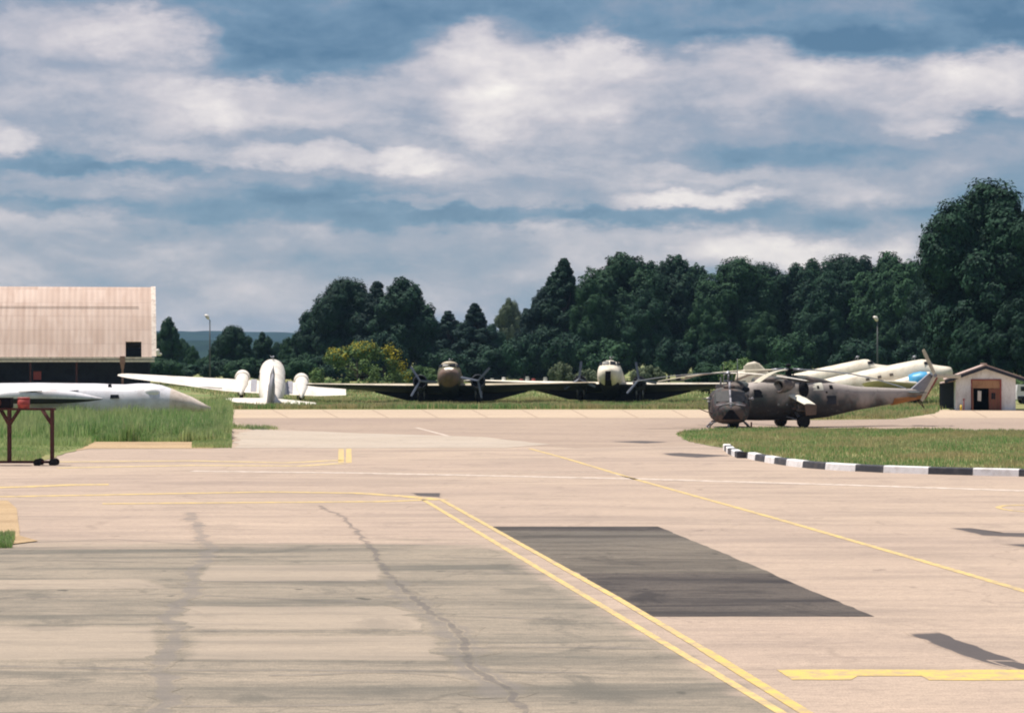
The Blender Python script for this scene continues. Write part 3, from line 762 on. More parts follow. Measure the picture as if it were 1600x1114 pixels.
TREES = [ # kind, px, Y, top py, wide, rot, leaf, label
 ('b', 262, 520, 497, .75, .3, 'leaf_mid', 'leafy green tree just right of the hangar end'),
 ('b', 300, 540, 541, .8, 1.0, 'leaf_mid', 'low green tree left of the slim lamp mast'),
 ('a', 366, 470, 510, .95, 2.0, 'leaf_dark', 'dark round tree just right of the slim lamp mast'),
 ('b', 412, 480, 520, .8, 4.0, 'leaf_dark', 'dark tree directly behind the white aircraft seen from its tail'),
 ('b', 452, 500, 528, .8, 5.0, 'leaf_mid', 'small green tree between the white aircraft and the flowering bush'),
 ('b', 492, 480, 478, 1.0, .7, 'leaf_dark', 'slim tree leaning out at the left edge of the tall clump'),
 ('a', 545, 470, 437, .98, 1.9, 'leaf_dark', 'tall tree of the left clump above the flowering bush'),
 ('p', 590, 465, 440, 1.3, 2.7, 'leaf_blue', 'pointed tree in the middle of the left clump'),
 ('b', 632, 460, 436, 1.15, 3.3, 'leaf_dark', 'tall round topped tree at the right of the left clump'),
 ('p', 700, 500, 486, 1.5, 1.2, 'leaf_blue', 'short pointed tree behind the camouflaged transport'),
 ('p', 741, 490, 474, 1.5, 5.2, 'leaf_blue', 'broad pointed tree standing low before the pale distant tree'),
 ('b', 795, 640, 468, .62, 2.5, 'leaf_grey', 'pale greyish tree far back in the gap of the tree line'),
 ('p', 822, 500, 482, 1.0, 3.0, 'leaf_blue', 'dark narrow tree left of the tall fir'),
 ('p', 882, 470, 404, 1.15, 2.0, 'leaf_dark', 'tall dark fir with a pointed top at the left end of the wood'),
 ('b', 848, 475, 455, .8, 2.9, 'leaf_blue', 'dark tree filling the foot of the tall fir'),
 ('a', 968, 470, 399, 1.0, .2, 'leaf_mid', 'high domed tree right of the tall fir'),
 ('c', 925, 450, 440, .7, 4.1, 'leaf_mid', 'lower green tree between the tall fir and the domed tree'),
 ('c', 1060, 480, 404, .95, 3.1, 'leaf_dark', 'broad tree above the gap between bleached transport and helicopters'),
 ('b', 1010, 440, 455, .8, 3.9, 'leaf_dark', 'mid height green tree in front of the broad wood tops'),
 ('a', 1150, 475, 406, .95, 4.4, 'leaf_mid', 'broad domed tree above the dark front helicopter'),
 ('b', 1105, 440, 470, .8, 5.4, 'leaf_mid', 'lower tree in front of the wood left of the gunship rotor'),
 ('c', 1195, 430, 490, .75, .9, 'leaf_mid', 'bushy lower tree right above the gunship rotor head'),
 ('b', 1240, 480, 415, .9, 1.5, 'leaf_dark', 'wood tree with a hollow in its crown top'),
 ('a', 1310, 470, 402, .85, 5.0, 'leaf_dark', 'domed tree above the rear of the gunship'),
 ('b', 1290, 435, 478, .8, 2.1, 'leaf_dark', 'shorter tree in front of the wood above the tail boom'),
 ('c', 1392, 460, 399, .9, 2.4, 'leaf_mid', 'tree beside the giant tree, its crown level and wide'),
 ('b', 1385, 420, 505, .8, 3.6, 'leaf_mid', 'low bright tree right of the white lamp head'),
 ('b', 1445, 420, 440, .8, .5, 'leaf_dark', 'dark tree at the foot of the giant tree'),
 ('a', 1548, 330, 287, .86, 1.1, 'leaf_dark', 'giant dark tree towering over the white shed'),
 ('b', 1650, 345, 300, .95, 2.2, 'leaf_dark', 'tall dark tree cut by the right picture edge'),
 ('c', 1490, 350, 420, .8, 4.2, 'leaf_dark', 'dark lower tree on the left shoulder of the giant tree'),
 ('b', 1590, 315, 470, 1.0, 5.5, 'leaf_dark', 'dark tree close behind the roof of the white shed'),
 ('c', 1520, 318, 500, .9, 2.6, 'leaf_dark', 'low dark tree behind the left roof slope of the shed'),
 ('a', 285, 620, 530, .8, 3.1, 'leaf_mid', 'far green tree low between hangar and slim lamp mast'),
 ('b', 338, 600, 533, .9, 3.3, 'leaf_dark', 'far dark tree low right behind the slim lamp mast'),
 ('c', 432, 590, 536, .9, 1.3, 'leaf_dark', 'far dark tree low behind the tail of the white aircraft'),
 ('c', 500, 560, 520, .9, 2.3, 'leaf_dark', 'far dark tree filling the left end of the tall clump'),
 ('a', 614, 500, 470, .8, 4.3, 'leaf_dark', 'dark tree filling the middle of the tall clump'),
 ('c', 668, 540, 500, .8, 0.3, 'leaf_blue', 'dark tree right behind the tall round topped tree'),
 ('a', 718, 560, 505, .9, 0.9, 'leaf_dark', 'far dark tree between the two short pointed trees'),
 ('c', 768, 560, 508, .9, 5.3, 'leaf_dark', 'far dark tree below the pale distant tree'),
 ('p', 868, 480, 425, 1.3, 4.4, 'leaf_dark', 'lower fir leaning against the tall dark fir'),
 ('a', 905, 500, 455, .8, 2.8, 'leaf_dark', 'dark tree filling behind the tall fir at its right'),
 ('b', 1015, 500, 412, .8, 1.7, 'leaf_dark', 'tree just right of the high domed tree top'),
 ('a', 1195, 500, 414, .8, 1.6, 'leaf_dark', 'tree rising right of the broad domed tree'),
 ('b', 1275, 500, 408, .8, 3.8, 'leaf_mid', 'tree right of the tree with the hollow crown'),
 ('b', 1350, 490, 404, .8, 5.6, 'leaf_dark', 'round tree standing left of the tree beside the giant'),
 ('a', 1430, 490, 412, .7, 3.5, 'leaf_dark', 'dark tree between the wood and the giant tree'),
]
for kd, px, Y, ty, wide, rot, lf, lab in TREES:
    K[kd].place(px, Y, ht(ty, Y), lab, 'trees of the wood behind the airfield', rot, wide, 'tree', M[lf])
# understorey: individual shrubs filling the foot of the wood
UNDER = [(690, 455, 545, 1.6, 'leaf_dark', 'dark shrub behind the camouflaged nose'), (760, 460, 540, 1.8, 'leaf_dark', 'dark shrub behind the red marker posts'),
 (655, 350, 572, 1.5, 'leaf_bush', 'low bright shrub between flowering bush and camouflaged transport'),
 (600, 440, 520, 1.5, 'leaf_dark', 'dark shrub right behind the flowering bush'), (820, 455, 525, 1.5, 'leaf_dark', 'dark shrub under the narrow tree left of the tall fir'),
 (885, 445, 520, 1.5, 'leaf_dark', 'dark shrub at the foot of the tall fir'),
 (950, 440, 530, 1.8, 'leaf_mid', 'green shrub directly behind the bleached transport'), (1045, 436, 528, 1.6, 'leaf_dark', 'dark shrub behind the pale shrub right of the bleached transport'), (1130, 430, 535, 1.5, 'leaf_dark', 'dark shrub behind the hedge by the front helicopter'),
 (1240, 425, 520, 1.6, 'leaf_mid', 'shrub behind the gunship rotor head'), (1340, 415, 530, 1.7, 'leaf_dark', 'dark shrub behind the tail boom and white hump'), (1440, 400, 530, 1.5, 'leaf_dark', 'dark shrub behind the parked nose of the white transport'),
 (877, 300, 566, .9, 'leaf_grey', 'pale grey shrub behind the left propeller of the bleached transport'), (1013, 300, 572, 1.2, 'leaf_grey', 'pale shrub behind the right propeller of the bleached transport'),
 (1160, 290, 560, 1.5, 'leaf_bush', 'bright green shrub behind the two helicopters'), (1108, 295, 568, 1.6, 'leaf_mid', 'green shrub left of the front helicopter rotor'),
 (1215, 300, 566, 1.6, 'leaf_mid', 'green shrub behind the gunship exhaust'), (480, 430, 552, 1.5, 'leaf_mid', 'green shrub left of the flowering bush'), (330, 500, 556, 1.7, 'leaf_mid', 'green shrub at the foot of the slim lamp mast'), (1597, 262, 590, 1.2, 'leaf_bush', 'green shrub right of the white shed'),
 (250, 430, 560, 2.2, 'leaf_mid', 'low green shrub beside the hangar floodlight'), (276, 440, 566, 2.4, 'leaf_dark', 'low dark shrub left of the foot of the slim lamp mast'),
 (352, 436, 562, 2.4, 'leaf_dark', 'low dark shrub behind the left wing of the white aircraft'), (388, 430, 560, 2.2, 'leaf_mid', 'low green shrub behind the left engine of the white aircraft'),
 (440, 428, 562, 2.2, 'leaf_dark', 'low dark shrub behind the fuselage top of the white aircraft'), (462, 425, 560, 2.0, 'leaf_mid', 'low green shrub behind the right engine of the white aircraft'), (505, 430, 556, 2.4, 'leaf_dark', 'low dark shrub behind the left side of the flowering bush'),
 (920, 300, 577, 1.1, 'leaf_grey', 'small grey green shrub left of the bleached nose')]
for i, (px, Y, ty, wide, lf, lab) in enumerate(UNDER):
    K['s'].place(px, Y, ht(ty, Y), lab, 'shrubs behind the aircraft', i * 1.3, wide * 4.2 / 5 / (ht(ty, Y) / 5) * (1 if ht(ty, Y) > 6 else .6), 'bush', M[lf])
# the flowering bush
fb = empty('flowering_bush', GX(560, 330), 'rounded bush with yellow blossom behind the left transport aircraft', 'bush')
FH = ht(533, 330); fr = 82 * 330 / F
rr = random.Random(5); fcl = []
for i in range(60):
    a = rr.uniform(0, 6.28); t = rr.uniform(0, 1); q = fr * math.sqrt(1 - t * t) * rr.uniform(.75, .95)
    fcl.append((math.cos(a) * q, math.sin(a) * q * .8, FH * .88 * t, rr.uniform(.7, 1.15)))
me = leaf_mesh('foliage', 31, fcl, 160, .34, .35); me.materials.append(M['leaf_bush'])
o = bpy.data.objects.new('foliage', me); col.objects.link(o); o.parent = fb
fl = [(x, y - .1, z + .35, r * .75) for (x, y, z, r) in fcl if z > FH * .42 and (x > fr * .35 or z > FH * .62)] + [(fr * .72, -1, FH * .72, 1.0), (fr * .83, -1, FH * .5, .9), (fr * .93, -1, FH * .3, .8), (fr * .6, -1, FH * .85, .9)]
me = leaf_mesh('blossom', 32, fl, 130, .26, .5); me.materials.append(M['flower'])
o = bpy.data.objects.new('blossom', me); col.objects.link(o); o.parent = fb
trunk_mb(FH * .7, .18, fcl, 3).build('trunk', M['trunk'], fb)

# ------------------------------------------------------------------ transport aircraft (tail-dragger, two radial engines)
PITCH = 11.3
def fus_ring(x, top, bot, hw, n=28, e=2.15):
    zc = (top + bot) / 2 + .05; return oval(x, zc, hw, top - zc, zc - bot, n, e)
def transport(loc, yaw, label, top_m, body_m, nose_m=None, under_m=None, roll=0.0, scale=.965, right_span=14.4, left_span=14.4,
              props=((30, 150, 270), (30, 150, 270)), cowl=True, cover=None, fin=True, nose_hole=False, wings=True, panel=None, fin_m=None, flaps=False, walk=False, fin_w=1.0, pitch=PITCH, cap_m=None):
    # nose towards local +x; root at the ground below the main wheels
    root = empty('transport_aircraft', loc, label, 'aircraft', 'derelict twin-engined transport aircraft', (R(roll), -R(pitch), R(yaw)), scale)
    under_m = under_m or top_m; nose_m = nose_m or body_m
    S = [(4.10, 2.50, 2.22, .12), (4.02, 2.72, 1.98, .34), (3.80, 2.84, 1.76, .58), (3.40, 2.97, 1.55, .82), (2.95, 3.12, 1.40, .97), (2.50, 3.30, 1.32, 1.06),
         (2.28, 3.52, 1.28, 1.10), (1.90, 3.88, 1.24, 1.14), (1.50, 3.99, 1.20, 1.18), (.8, 4.03, 1.16, 1.22), (-.5, 4.03, 1.15, 1.24), (-4, 4.02, 1.18, 1.24),
         (-6.5, 3.98, 1.36, 1.20), (-9, 3.88, 1.72, 1.04), (-11.5, 3.74, 2.15, .80), (-13.5, 3.60, 2.52, .52), (-15.0, 3.45, 2.85, .26), (-15.5, 3.33, 3.0, .10)]
    mb = MB(); mats = [body_m, nose_m, panel or nose_m, under_m]
    rings = [fus_ring(*s) for s in S]
    n = 28
    for i in range(len(rings) - 1):
        for j in range(n):
            mb.cur = 1 if S[i][0] > 2.6 else 0
            if 2.6 < S[i][0] < 3.9 and 5 <= j < n // 2 - 5: mb.cur = 2
            if flaps and -9 < S[i][0] < 2.6 and n // 2 + 3 <= j < n - 3: mb.cur = 3  # belly faces coloured near-black as painted shade
            mb.add([rings[i][j], rings[i + 1][j], rings[i + 1][(j + 1) % n], rings[i][(j + 1) % n]], [(0, 1, 2, 3)], True)
    mb.cur = 1; mb.add(rings[0], [tuple(range(n))], True); mb.cur = 0; mb.add(rings[-1], [tuple(range(n))], True)
    mb.build('fuselage', mats, root)
    # windscreen: two dark panes in the step above the nose, side panes
    for s in (1, -1):
        g = MB()
        a = [(2.42, s * .06, 3.42), (2.30, s * .62, 3.40), (2.06, s * .58, 3.72), (2.12, s * .06, 3.77)]
        g.prism(a, (.05, 0, .03)); g.build('windscreen', M['glass'], root)
        g = MB()
        a = [(2.26, s * .68, 3.38), (1.72, s * .99, 3.42), (1.72, s * .87, 3.68), (2.02, s * .66, 3.66)]
        g.prism(a, (.02, s * .07, .02)); g.build('side_window', M['glass'], root)
    for s in (1, -1):
        for i in range(1, 4):
            g = MB(); x = -.3 - i * 1.12
            if not wings: break
            g.prism([(x - .17, s * 1.19, 2.98), (x + .17, s * 1.19, 2.98), (x + .17, s * 1.165, 3.22), (x - .17, s * 1.165, 3.22)], (0, s * .045, 0))
            g.build('cabin_window', M['seam'], root)
    if nose_hole:
        g = MB(); g.prism([(4.06, -.26, 1.70), (4.06, .26, 1.70), (4.08, .26, 2.42), (4.08, -.26, 2.42)], (.05, 0, .0)); 
        g.prism([(3.2, -.34, 1.30), (3.2, .34, 1.30), (4.06, .27, 1.70), (4.06, -.27, 1.70)], (.05, 0, -.12)); g.build('nose_opening', M['black'], root)
    if cap_m:
        g = MB(); g.sphere((1.15, 0, 3.72), .6, 12, 8, (2.0, 1.45, .62)); g.build('cockpit_roof_panel', cap_m, root)
    # aerials
    g = MB(); g.tube([(.9, 0, 4.0), (.9, 0, 4.32)], .05, 6); g.sphere((.9, 0, 4.36), .12, 8, 6, (1.8, .9, .8)); g.tube([(.6, 0, 4.2), (1.0, .32, 4.46)], .03, 6)
    g.build('aerial', M['steel'], root)
    # wings
    if wings:
      for s, span in ((1, left_span), (-1, right_span)):
        st = [(.6, 1.0, 1.78, 4.7, .62), (4.3, 1.0, 1.80, 4.6, .60), (9.0, -.35, 2.14, 2.95, .40), (13.4, -1.6, 2.48, 1.65, .22), (14.1, -1.95, 2.53, 1.05, .14), (14.45, -2.35, 2.55, .35, .06)]
        rs = []
        for i, (y, xl, z, ch, th) in enumerate(st):
            if y > span:
                (y0, x0, z0, c0, t0) = st[i - 1]; f = (span - y0) / (y - y0)
                rs.append(foil((x0 + (xl - x0) * f, s * span, z0 + (z - z0) * f), c0 + (ch - c0) * f, t0 + (th - t0) * f)); break
            rs.append(foil((xl, s * y, z), ch, th))
        w = MB(); na = len(AF); half = 9
        for i in range(len(rs) - 1):
            for j in range(na):
                w.cur = 0 if (j < half - 1) else 1  # under_m holds the painted under-wing shade on the front-facing transports
                w.add([rs[i][j], rs[i + 1][j], rs[i + 1][(j + 1) % na], rs[i][(j + 1) % na]], [(0, 1, 2, 3)], False)
        w.cur = 1; w.add(rs[0], [tuple(range(na))], False); w.add(rs[-1], [tuple(range(na))], False)
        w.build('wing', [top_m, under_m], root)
        ail = MB(); ail.box((-3.42 + .2, s * 7.2, 2.0), (.06, 5.2 if span > 10 else .5, .05)); ail.build('aileron_gap', M['seam'], root)
        if walk:
            q = MB(); q.loft([[Vector((x, s * y_, z_)) for y_, z_ in ((1.42, z0), (1.42, z0 + .10), (1.98, z0 + .10), (1.98, z0))] for x, z0 in ((.5, 2.06), (-.6, 2.10), (-2.0, 1.98), (-3.4, 1.77))], False); q.build('wing_walkway', M['grey_paint_and_fin_shade'], root)
        if flaps:
            q = MB(); q.prism([(-2.9, s * .0, 1.5), (-3.3, s * .0, .80), (-3.3, s * .9, .85), (-2.9, s * .9, 1.6)], (-.05, 0, .0)); q.prism([(-2.9, s * .9, 1.66), (-2.9, s * 4.2, 1.74), (-2.9, s * 7.6, 1.98), (-3.0, s * 7.6, 1.86), (-3.25, s * 4.2, 1.02), (-3.3, s * .9, .92)], (-.05, 0, .0)); q.build('flap', M['dark_under'], root)  # lowered flap in near-black deepens the painted shade under the wing
        # nacelle, cowl, engine
        nb = MB(); nb.loft([oval(.2 + 1.0, 1.95, .62, .62, .66, 18, 2, s * 2.82), oval(.2, 1.97, .66, .64, .72, 18, 2, s * 2.82), oval(-1.6, 1.95, .60, .50, .66, 18, 2, s * 2.82), oval(-3.4, 1.8, .28, .28, .35, 18, 2, s * 2.82), oval(-4.3, 1.72, .05, .05, .08, 18, 2, s * 2.82)])
        nb.build('nacelle', under_m if under_m != top_m else top_m, root)
        if cowl:
            cb = MB(); ri = [(1.20, .66), (1.35, .72), (1.8, .735), (2.1, .71), (2.22, .64), (2.18, .56), (1.7, .55), (1.5, .5)]
            cb.loft([oval(x, 1.96, r_, r_, r_, 20, 2, s * 2.82) for x, r_ in ri], True, False); cw = cb.build('engine_cowl', body_m if cap_m is None else under_m, root)
        eb = MB()
        for a in range(9):
            t = a * 2 * math.pi / 9; eb.cyl((1.75, s * 2.82, 1.96), (1.75, s * 2.82 + .5 * math.cos(t), 1.96 + .5 * math.sin(t)), .13, .13, 8)
        eb.cyl((1.3, s * 2.82, 1.96), (1.6, s * 2.82, 1.96), .52, .52, 16); eb.cyl((1.6, s * 2.82, 1.96), (2.3, s * 2.82, 1.96), .24, .14, 12)
        eb.build('engine', M['black'], root)
        pa = props[0 if s > 0 else 1]
        if pa:
            pr = bpy.data.objects.new('propeller', None)
            pb = MB(); pb.cyl((2.28, s * 2.82, 1.96), (2.62, s * 2.82, 1.96), .15, .06, 10); prop = pb.build('propeller_hub', M['steel'], root)
            bpy.data.objects.remove(pr)
            for a in pa:
                # angle as seen from the front, counter-clockwise from the viewer's right
                dy = math.cos(R(a)); dz = math.sin(R(a)); q = MB()
                blade(q, (2.42, s * 2.82, 1.96), (0, dy, dz), 1.72, .20, .27, (1, .35 * dz, -.35 * dy), 0, .035, 6)
                q.build('propeller_blade', M['prop'], root)
        if cover and s == cover:
            c = MB(); rg = random.Random(4)
            secs = [(.2, .74), (.7, .86), (1.3, .92), (1.9, .84), (2.2, .62), (2.35, .28)]
            rings = []
            for x, r_ in secs:
                ring = oval(x, 1.93 - (x - .75) * .05, r_, r_, r_ * 1.12, 20, 2.2, s * 2.82)
                rings.append([p + Vector((rg.uniform(-.05, .05), rg.uniform(-.06, .06), rg.uniform(-.06, .06))) for p in ring])
            c.loft(rings); c.build('engine_cover', M['blue_cover'], root)
        # undercarriage
        u = MB()
        for dy in (-.3, .3):
            u.tube([(0.3, s * 2.82 + dy, 1.5), (0, s * 2.82 + dy, .56)], .07, 8); u.tube([(-1.5, s * 2.82 + dy, 1.5), (0, s * 2.82 + dy, .56)], .045, 6)
        u.build('undercarriage_leg', M['steel'], root)
        t_ = MB(); t_.loft([oval(0, .56, .0, 0, 0, 4)] * 0 or [[Vector((rr_ * math.cos(a * math.pi / 12), s * 2.82 + dy, .56 + rr_ * math.sin(a * math.pi / 12))) for a in range(24)] for dy, rr_ in ((-.19, .38), (-.16, .52), (-.08, .56), (.08, .56), (.16, .52), (.19, .38))])
        t_.build('main_wheel', M['black_rubber'], root)
    # tail
    for s in (1, -1):
        w = MB(); w.loft([foil((-12.2, s * .1, 3.35), 2.7, .22), foil((-12.7, s * 2.4, 3.38), 2.0, .16), foil((-13.2, s * 3.9, 3.42), 1.1, .08), foil((-13.6, s * 4.15, 3.42), .4, .03)], False)
        w.build('tailplane', [top_m], root)
    if fin:
        f = MB(); f.loft([foil((-10.6, 0, 3.7), 3.9, .16 * fin_w, 'z'), foil((-12.3, 0, 4.9), 2.7, .16 * fin_w, 'z'), foil((-13.1, 0, 6.0), 2.1, .14 * fin_w, 'z'), foil((-13.5, 0, 6.6), 1.5, .1, 'z'), foil((-13.9, 0, 6.85), .7, .05, 'z')], True)
        f.build('fin', fin_m or body_m, root)
        f = MB(); f.loft([foil((-14.45, 0, 3.1), .9, .24 * fin_w, 'z'), foil((-14.6, 0, 3.8), 1.4, .24 * fin_w, 'z'), foil((-14.9, 0, 5.3), 1.3, .2 * fin_w, 'z'), foil((-14.95, 0, 6.3), .75, .1, 'z')], True)
        f.build('rudder', fin_m or body_m, root)
    f = MB(); f.tube([(-13.3, 0, 2.75), (-13.7, 0, 2.45 + .34)], .05, 6)
    zt = math.tan(R(pitch)) * 13.8 + .24
    f.tube([(-13.3, 0, 2.9), (-13.8, 0, zt)], .06, 6); f.build('tail_strut', M['steel'], root)
    f = MB(); f.cyl((-13.8, -.09, zt), (-13.8, .09, zt), .23, .23, 14); f.build('tail_wheel', M['black_rubber'], root)
    return root
YD = F * H / (633 - HY)          # distance of the parked row
transport(GX(423, YD + 9), 95.2, 'white transport aircraft parked tail towards the viewer at the left of the row', M['white_paint'], M['white_paint'], roll=3.2, right_span=7.0, fin_m=M['grey_paint_and_fin_shade'], fin_w=3.2, walk=True, props=(None, None), scale=1.05, pitch=12.3)  # grey fin_m paints the shaded look of the white fin and rudder
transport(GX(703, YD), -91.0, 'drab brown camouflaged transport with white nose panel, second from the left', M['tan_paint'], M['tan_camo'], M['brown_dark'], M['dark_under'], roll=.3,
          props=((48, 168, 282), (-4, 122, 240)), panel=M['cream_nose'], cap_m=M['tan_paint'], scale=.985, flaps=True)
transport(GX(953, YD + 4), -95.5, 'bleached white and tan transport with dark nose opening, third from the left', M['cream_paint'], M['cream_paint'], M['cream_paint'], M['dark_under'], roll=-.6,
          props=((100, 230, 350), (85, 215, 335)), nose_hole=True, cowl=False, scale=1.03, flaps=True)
transport(GX(1428, YD + 4), -13, 'cream transport aircraft seen from the side with a blue cover on one engine', M['cream_paint'], M['cream_paint'], roll=-1.0,
          props=(None, None), cover=-1, scale=1.05)
transport(GX(1340, YD + 24), -4, 'wingless white transport fuselage showing as a hump behind the cream one', M['cream_paint'], M['cream_paint'], wings=False, fin=False, pitch=11.9, scale=1.045)
# ------------------------------------------------------------------ gunship helicopter
def gunship():
    loc = G(1232, 668); loc.y += 1.0; loc.x = (1232 - 800) * loc.y / F
    root = empty('gunship_helicopter', loc, 'derelict camouflaged gunship helicopter seen from its left side behind the grass island', 'helicopter', None, (0, 0, R(201)), 1.03)
    # body, nose towards +x
    S = [(5.7, 1.75, 1.2, .10), (5.5, 1.95, .95, .36), (5.1, 2.08, .72, .55), (4.5, 2.30, .58, .70), (3.8, 2.52, .52, .80), (3.1, 2.80, .48, .86), (2.2, 3.02, .45, .90),
         (0, 3.10, .45, .92), (-1.6, 3.02, .50, .88), (-2.8, 2.92, .62, .78), (-3.7, 2.78, .80, .62), (-5.0, 2.60, 1.05, .46), (-7.2, 2.50, 1.38, .34), (-9.3, 2.42, 1.72, .24), (-9.9, 2.38, 1.85, .14)]
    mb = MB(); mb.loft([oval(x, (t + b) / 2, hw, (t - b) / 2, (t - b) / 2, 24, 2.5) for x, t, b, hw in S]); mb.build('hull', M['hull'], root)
    for (x, z, sx, sz) in ((4.7, 2.1, .7, .5), (3.55, 2.5, .85, .5)):
        c = MB(); c.sphere((x, 0, z), 1, 16, 10, (sx, .6, sz)); cp = c.build('canopy', M['heli_camo'], root)
        c = MB(); c.sphere((x - .2, .52, z - .12), 1, 14, 8, (.36, .22, .27)); c.build('canopy_window', M['glass'], cp)
        f = MB(); f.box((x, 0, z + sz - .02), (sx * 1.1, .06, .06)); f.build('canopy_frame', M['heli_camo'], cp)
    # engine deck
    d = MB(); d.loft([oval(2.5, 3.0, .35, .18, .3, 20, 2.4), oval(1.9, 3.0, .50, .26, .4, 20, 2.4), oval(.6, 3.0, .60, .36, .45, 20, 2.4), oval(-1.0, 3.0, .60, .36, .45, 20, 2.4), oval(-2.3, 2.85, .45, .30, .4, 20, 2.4), oval(-3.3, 2.7, .25, .16, .3, 20, 2.4)])
    d.build('engine_deck', M['heli_camo'], root)
    for s in (1, -1):
        q = R(28) * s
        def rot(x, y): return (.75 + (x * math.cos(q) - y * math.sin(q)), s * .72 + (x * math.sin(q) + y * math.cos(q)))
        e = MB(); rings = []
        for x, r_ in ((-1.6, .30), (-.8, .40), (0, .44), (.45, .43), (.56, .38), (.50, .31), (.1, .29), (-.4, .27)):
            ring = []
            for i in range(20):
                a = 2 * math.pi * i / 20; X, Y_ = rot(x, r_ * math.cos(a)); ring.append(Vector((X, Y_, 2.66 + r_ * math.sin(a))))
            rings.append(ring)
        e.loft(rings, True, True); e.build('engine_intake', M['heli_camo'], root)
        e = MB(); a0 = rot(.12, 0); a1 = rot(.16, 0); e.cyl((a0[0], a0[1], 2.66), (a1[0], a1[1], 2.66), .285, .285, 18); e.build('intake_throat', M['black'], root)
        e = MB(); e.loft([[Vector((-.62 + .32 * math.cos(t), s * y_, 2.42 + .48 * math.sin(t))) for t in [2 * math.pi * i / 18 for i in range(18)]] for y_ in (.5, .98, 1.02)]); e.build('exhaust', M['black'], root)
    # white sun-bleached panel and dark holes behind the exhaust
    for (x, z, w_, h_, m_) in ((-1.75, 2.62, .75, .50, 'cream_nose'), (-1.75, 2.58, .16, .20, 'black'), (-2.75, 2.58, .26, .26, 'black'), (-2.35, 2.25, .12, .12, 'black'), (2.6, 2.2, .62, .50, 'glass'), (1.2, 1.5, .15, .15, 'steel'), (.6, 1.48, .15, .15, 'steel'), (.0, 1.5, .15, .15, 'steel'), (-2.6, 1.75, .9, .55, 'dark_under')):
        hwx = np.interp(x, [s_[0] for s_ in S][::-1], [s_[3] for s_ in S][::-1]); zc = np.interp(x, [s_[0] for s_ in S][::-1], [(s_[1] + s_[2]) / 2 for s_ in S][::-1]); hh_ = np.interp(x, [s_[0] for s_ in S][::-1], [(s_[1] - s_[2]) / 2 for s_ in S][::-1])
        def yy(z_): return hwx * max(1 - abs((z_ - zc) / hh_) ** 2.5, .02) ** (1 / 2.5)
        g = MB(); z0, z1 = z - h_ / 2, z + h_ / 2; off = .03 if m_ in ('black', 'steel') else .015
        for s in (-1,):
            n_ = 6; zs = [z0 + (z1 - z0) * i / n_ for i in range(n_ + 1)]
            vs = []
            for z_ in zs: vs += [(x - w_ / 2, s * (yy(z_) + off), z_), (x + w_ / 2, s * (yy(z_) + off), z_)]
            g.add(vs, [(2 * i, 2 * i + 1, 2 * i + 3, 2 * i + 2) for i in range(n_)], False)
        o_ = g.build({'cream_nose': 'bleached_panel', 'black': 'hull_opening', 'glass': 'cabin_window', 'steel': 'cabin_window', 'dark_under': 'side_hatch'}[m_], M[m_], root)
        o_.scale = (1, -1, 1)       # the side towards the viewer
    # stub wings with end plates and pylons
    for s in (1, -1):
        w = MB(); w.loft([foil((.5, s * .8, 2.05), 1.1, .22), foil((.1, s * 2.4, 1.50), .8, .14)], False); w.build('stub_wing', M['cream_nose'], root)
        w = MB(); w.prism([(.1, s * 2.4, 1.52), (-.75, s * 2.4, 1.5), (-.7, s * 2.4, .85), (.0, s * 2.4, .80)], (0, s * .06, 0)); w.build('wing_end_plate', M['brown_dark'], root)
        for yy_ in (1.4, 2.0):
            w = MB(); w.box((-.2, s * yy_, 1.42 - (yy_ - 1.6) * .2), (1.1, .1, .35)); w.cyl((.45, s * yy_, 1.22 - (yy_ - 1.6) * .2), (-.8, s * yy_, 1.22 - (yy_ - 1.6) * .2), .09, .09, 8); w.build('weapon_pylon', M['heli_dark'], root)
        u = MB(); u.tube([(-.1, s * .7, 1.0), (-.25, s * 1.45, .42)], .09, 8); u.tube([(.5, s * .7, .7), (-.25, s * 1.4, .42)], .06, 8); u.build('undercarriage_leg', M['steel'], root)
        u = MB(); u.cyl((-.25, s * 1.42, .40), (-.25, s * 1.75, .40), .40, .40, 20); u.build('main_wheel', M['black_rubber'], root)
    u = MB(); u.tube([(3.9, 0, .8), (3.9, 0, .3)], .08, 8); u.build('nose_strut', M['steel'], root)
    u = MB()
    for dy in (-.22, .08): u.cyl((3.9, dy, .26), (3.9, dy + .14, .26), .26, .26, 16)
    u.build('nose_wheel', M['black_rubber'], root)
    u = MB(); u.tube([(5.3, .3, 1.7), (6.0, .35, 1.7)], .03, 6); u.build('pitot_boom', M['steel'], root)
    # orange band under the boom
    b = MB(); b.loft([oval(x, zc, hw, ht_, hb, 20, 2.4) for x, zc, hw, ht_, hb in ((-7.6, 1.82, .342, .02, .47), (-9.75, 2.0, .19, .02, .24))], True); b.build('orange_band', M['orange'], root)
    # fin
    f = MB(); f.prism([(-8.9, -.08, 2.3), (-9.9, -.08, 1.75), (-11.0, -.08, 3.3), (-10.4, -.08, 3.45)], (0, .16, 0)); f.build('fin', M['grey_paint_and_fin_shade'], root)
    f = MB(); f.prism([(-9.9, -.1, 1.72), (-10.12, -.1, 1.76), (-11.1, -.1, 3.22), (-11.0, -.1, 3.3)], (0, .2, 0)); f.build('fin_trailing_edge', M['red_frame'], root)
    for s in (1, -1):
        w = MB(); w.loft([foil((-8.6, s * .1, 2.2), 1.0, .12), foil((-8.9, s * 1.3, 2.2), .7, .08)], False); w.build('tailplane', M['heli_camo'], root)
    # tail rotor on the viewer's side
    hb = MB(); hb.cyl((-10.65, .05, 3.30), (-10.65, .45, 3.30), .16, .12, 12); hb.build('tail_rotor_hub', M['steel'], root)
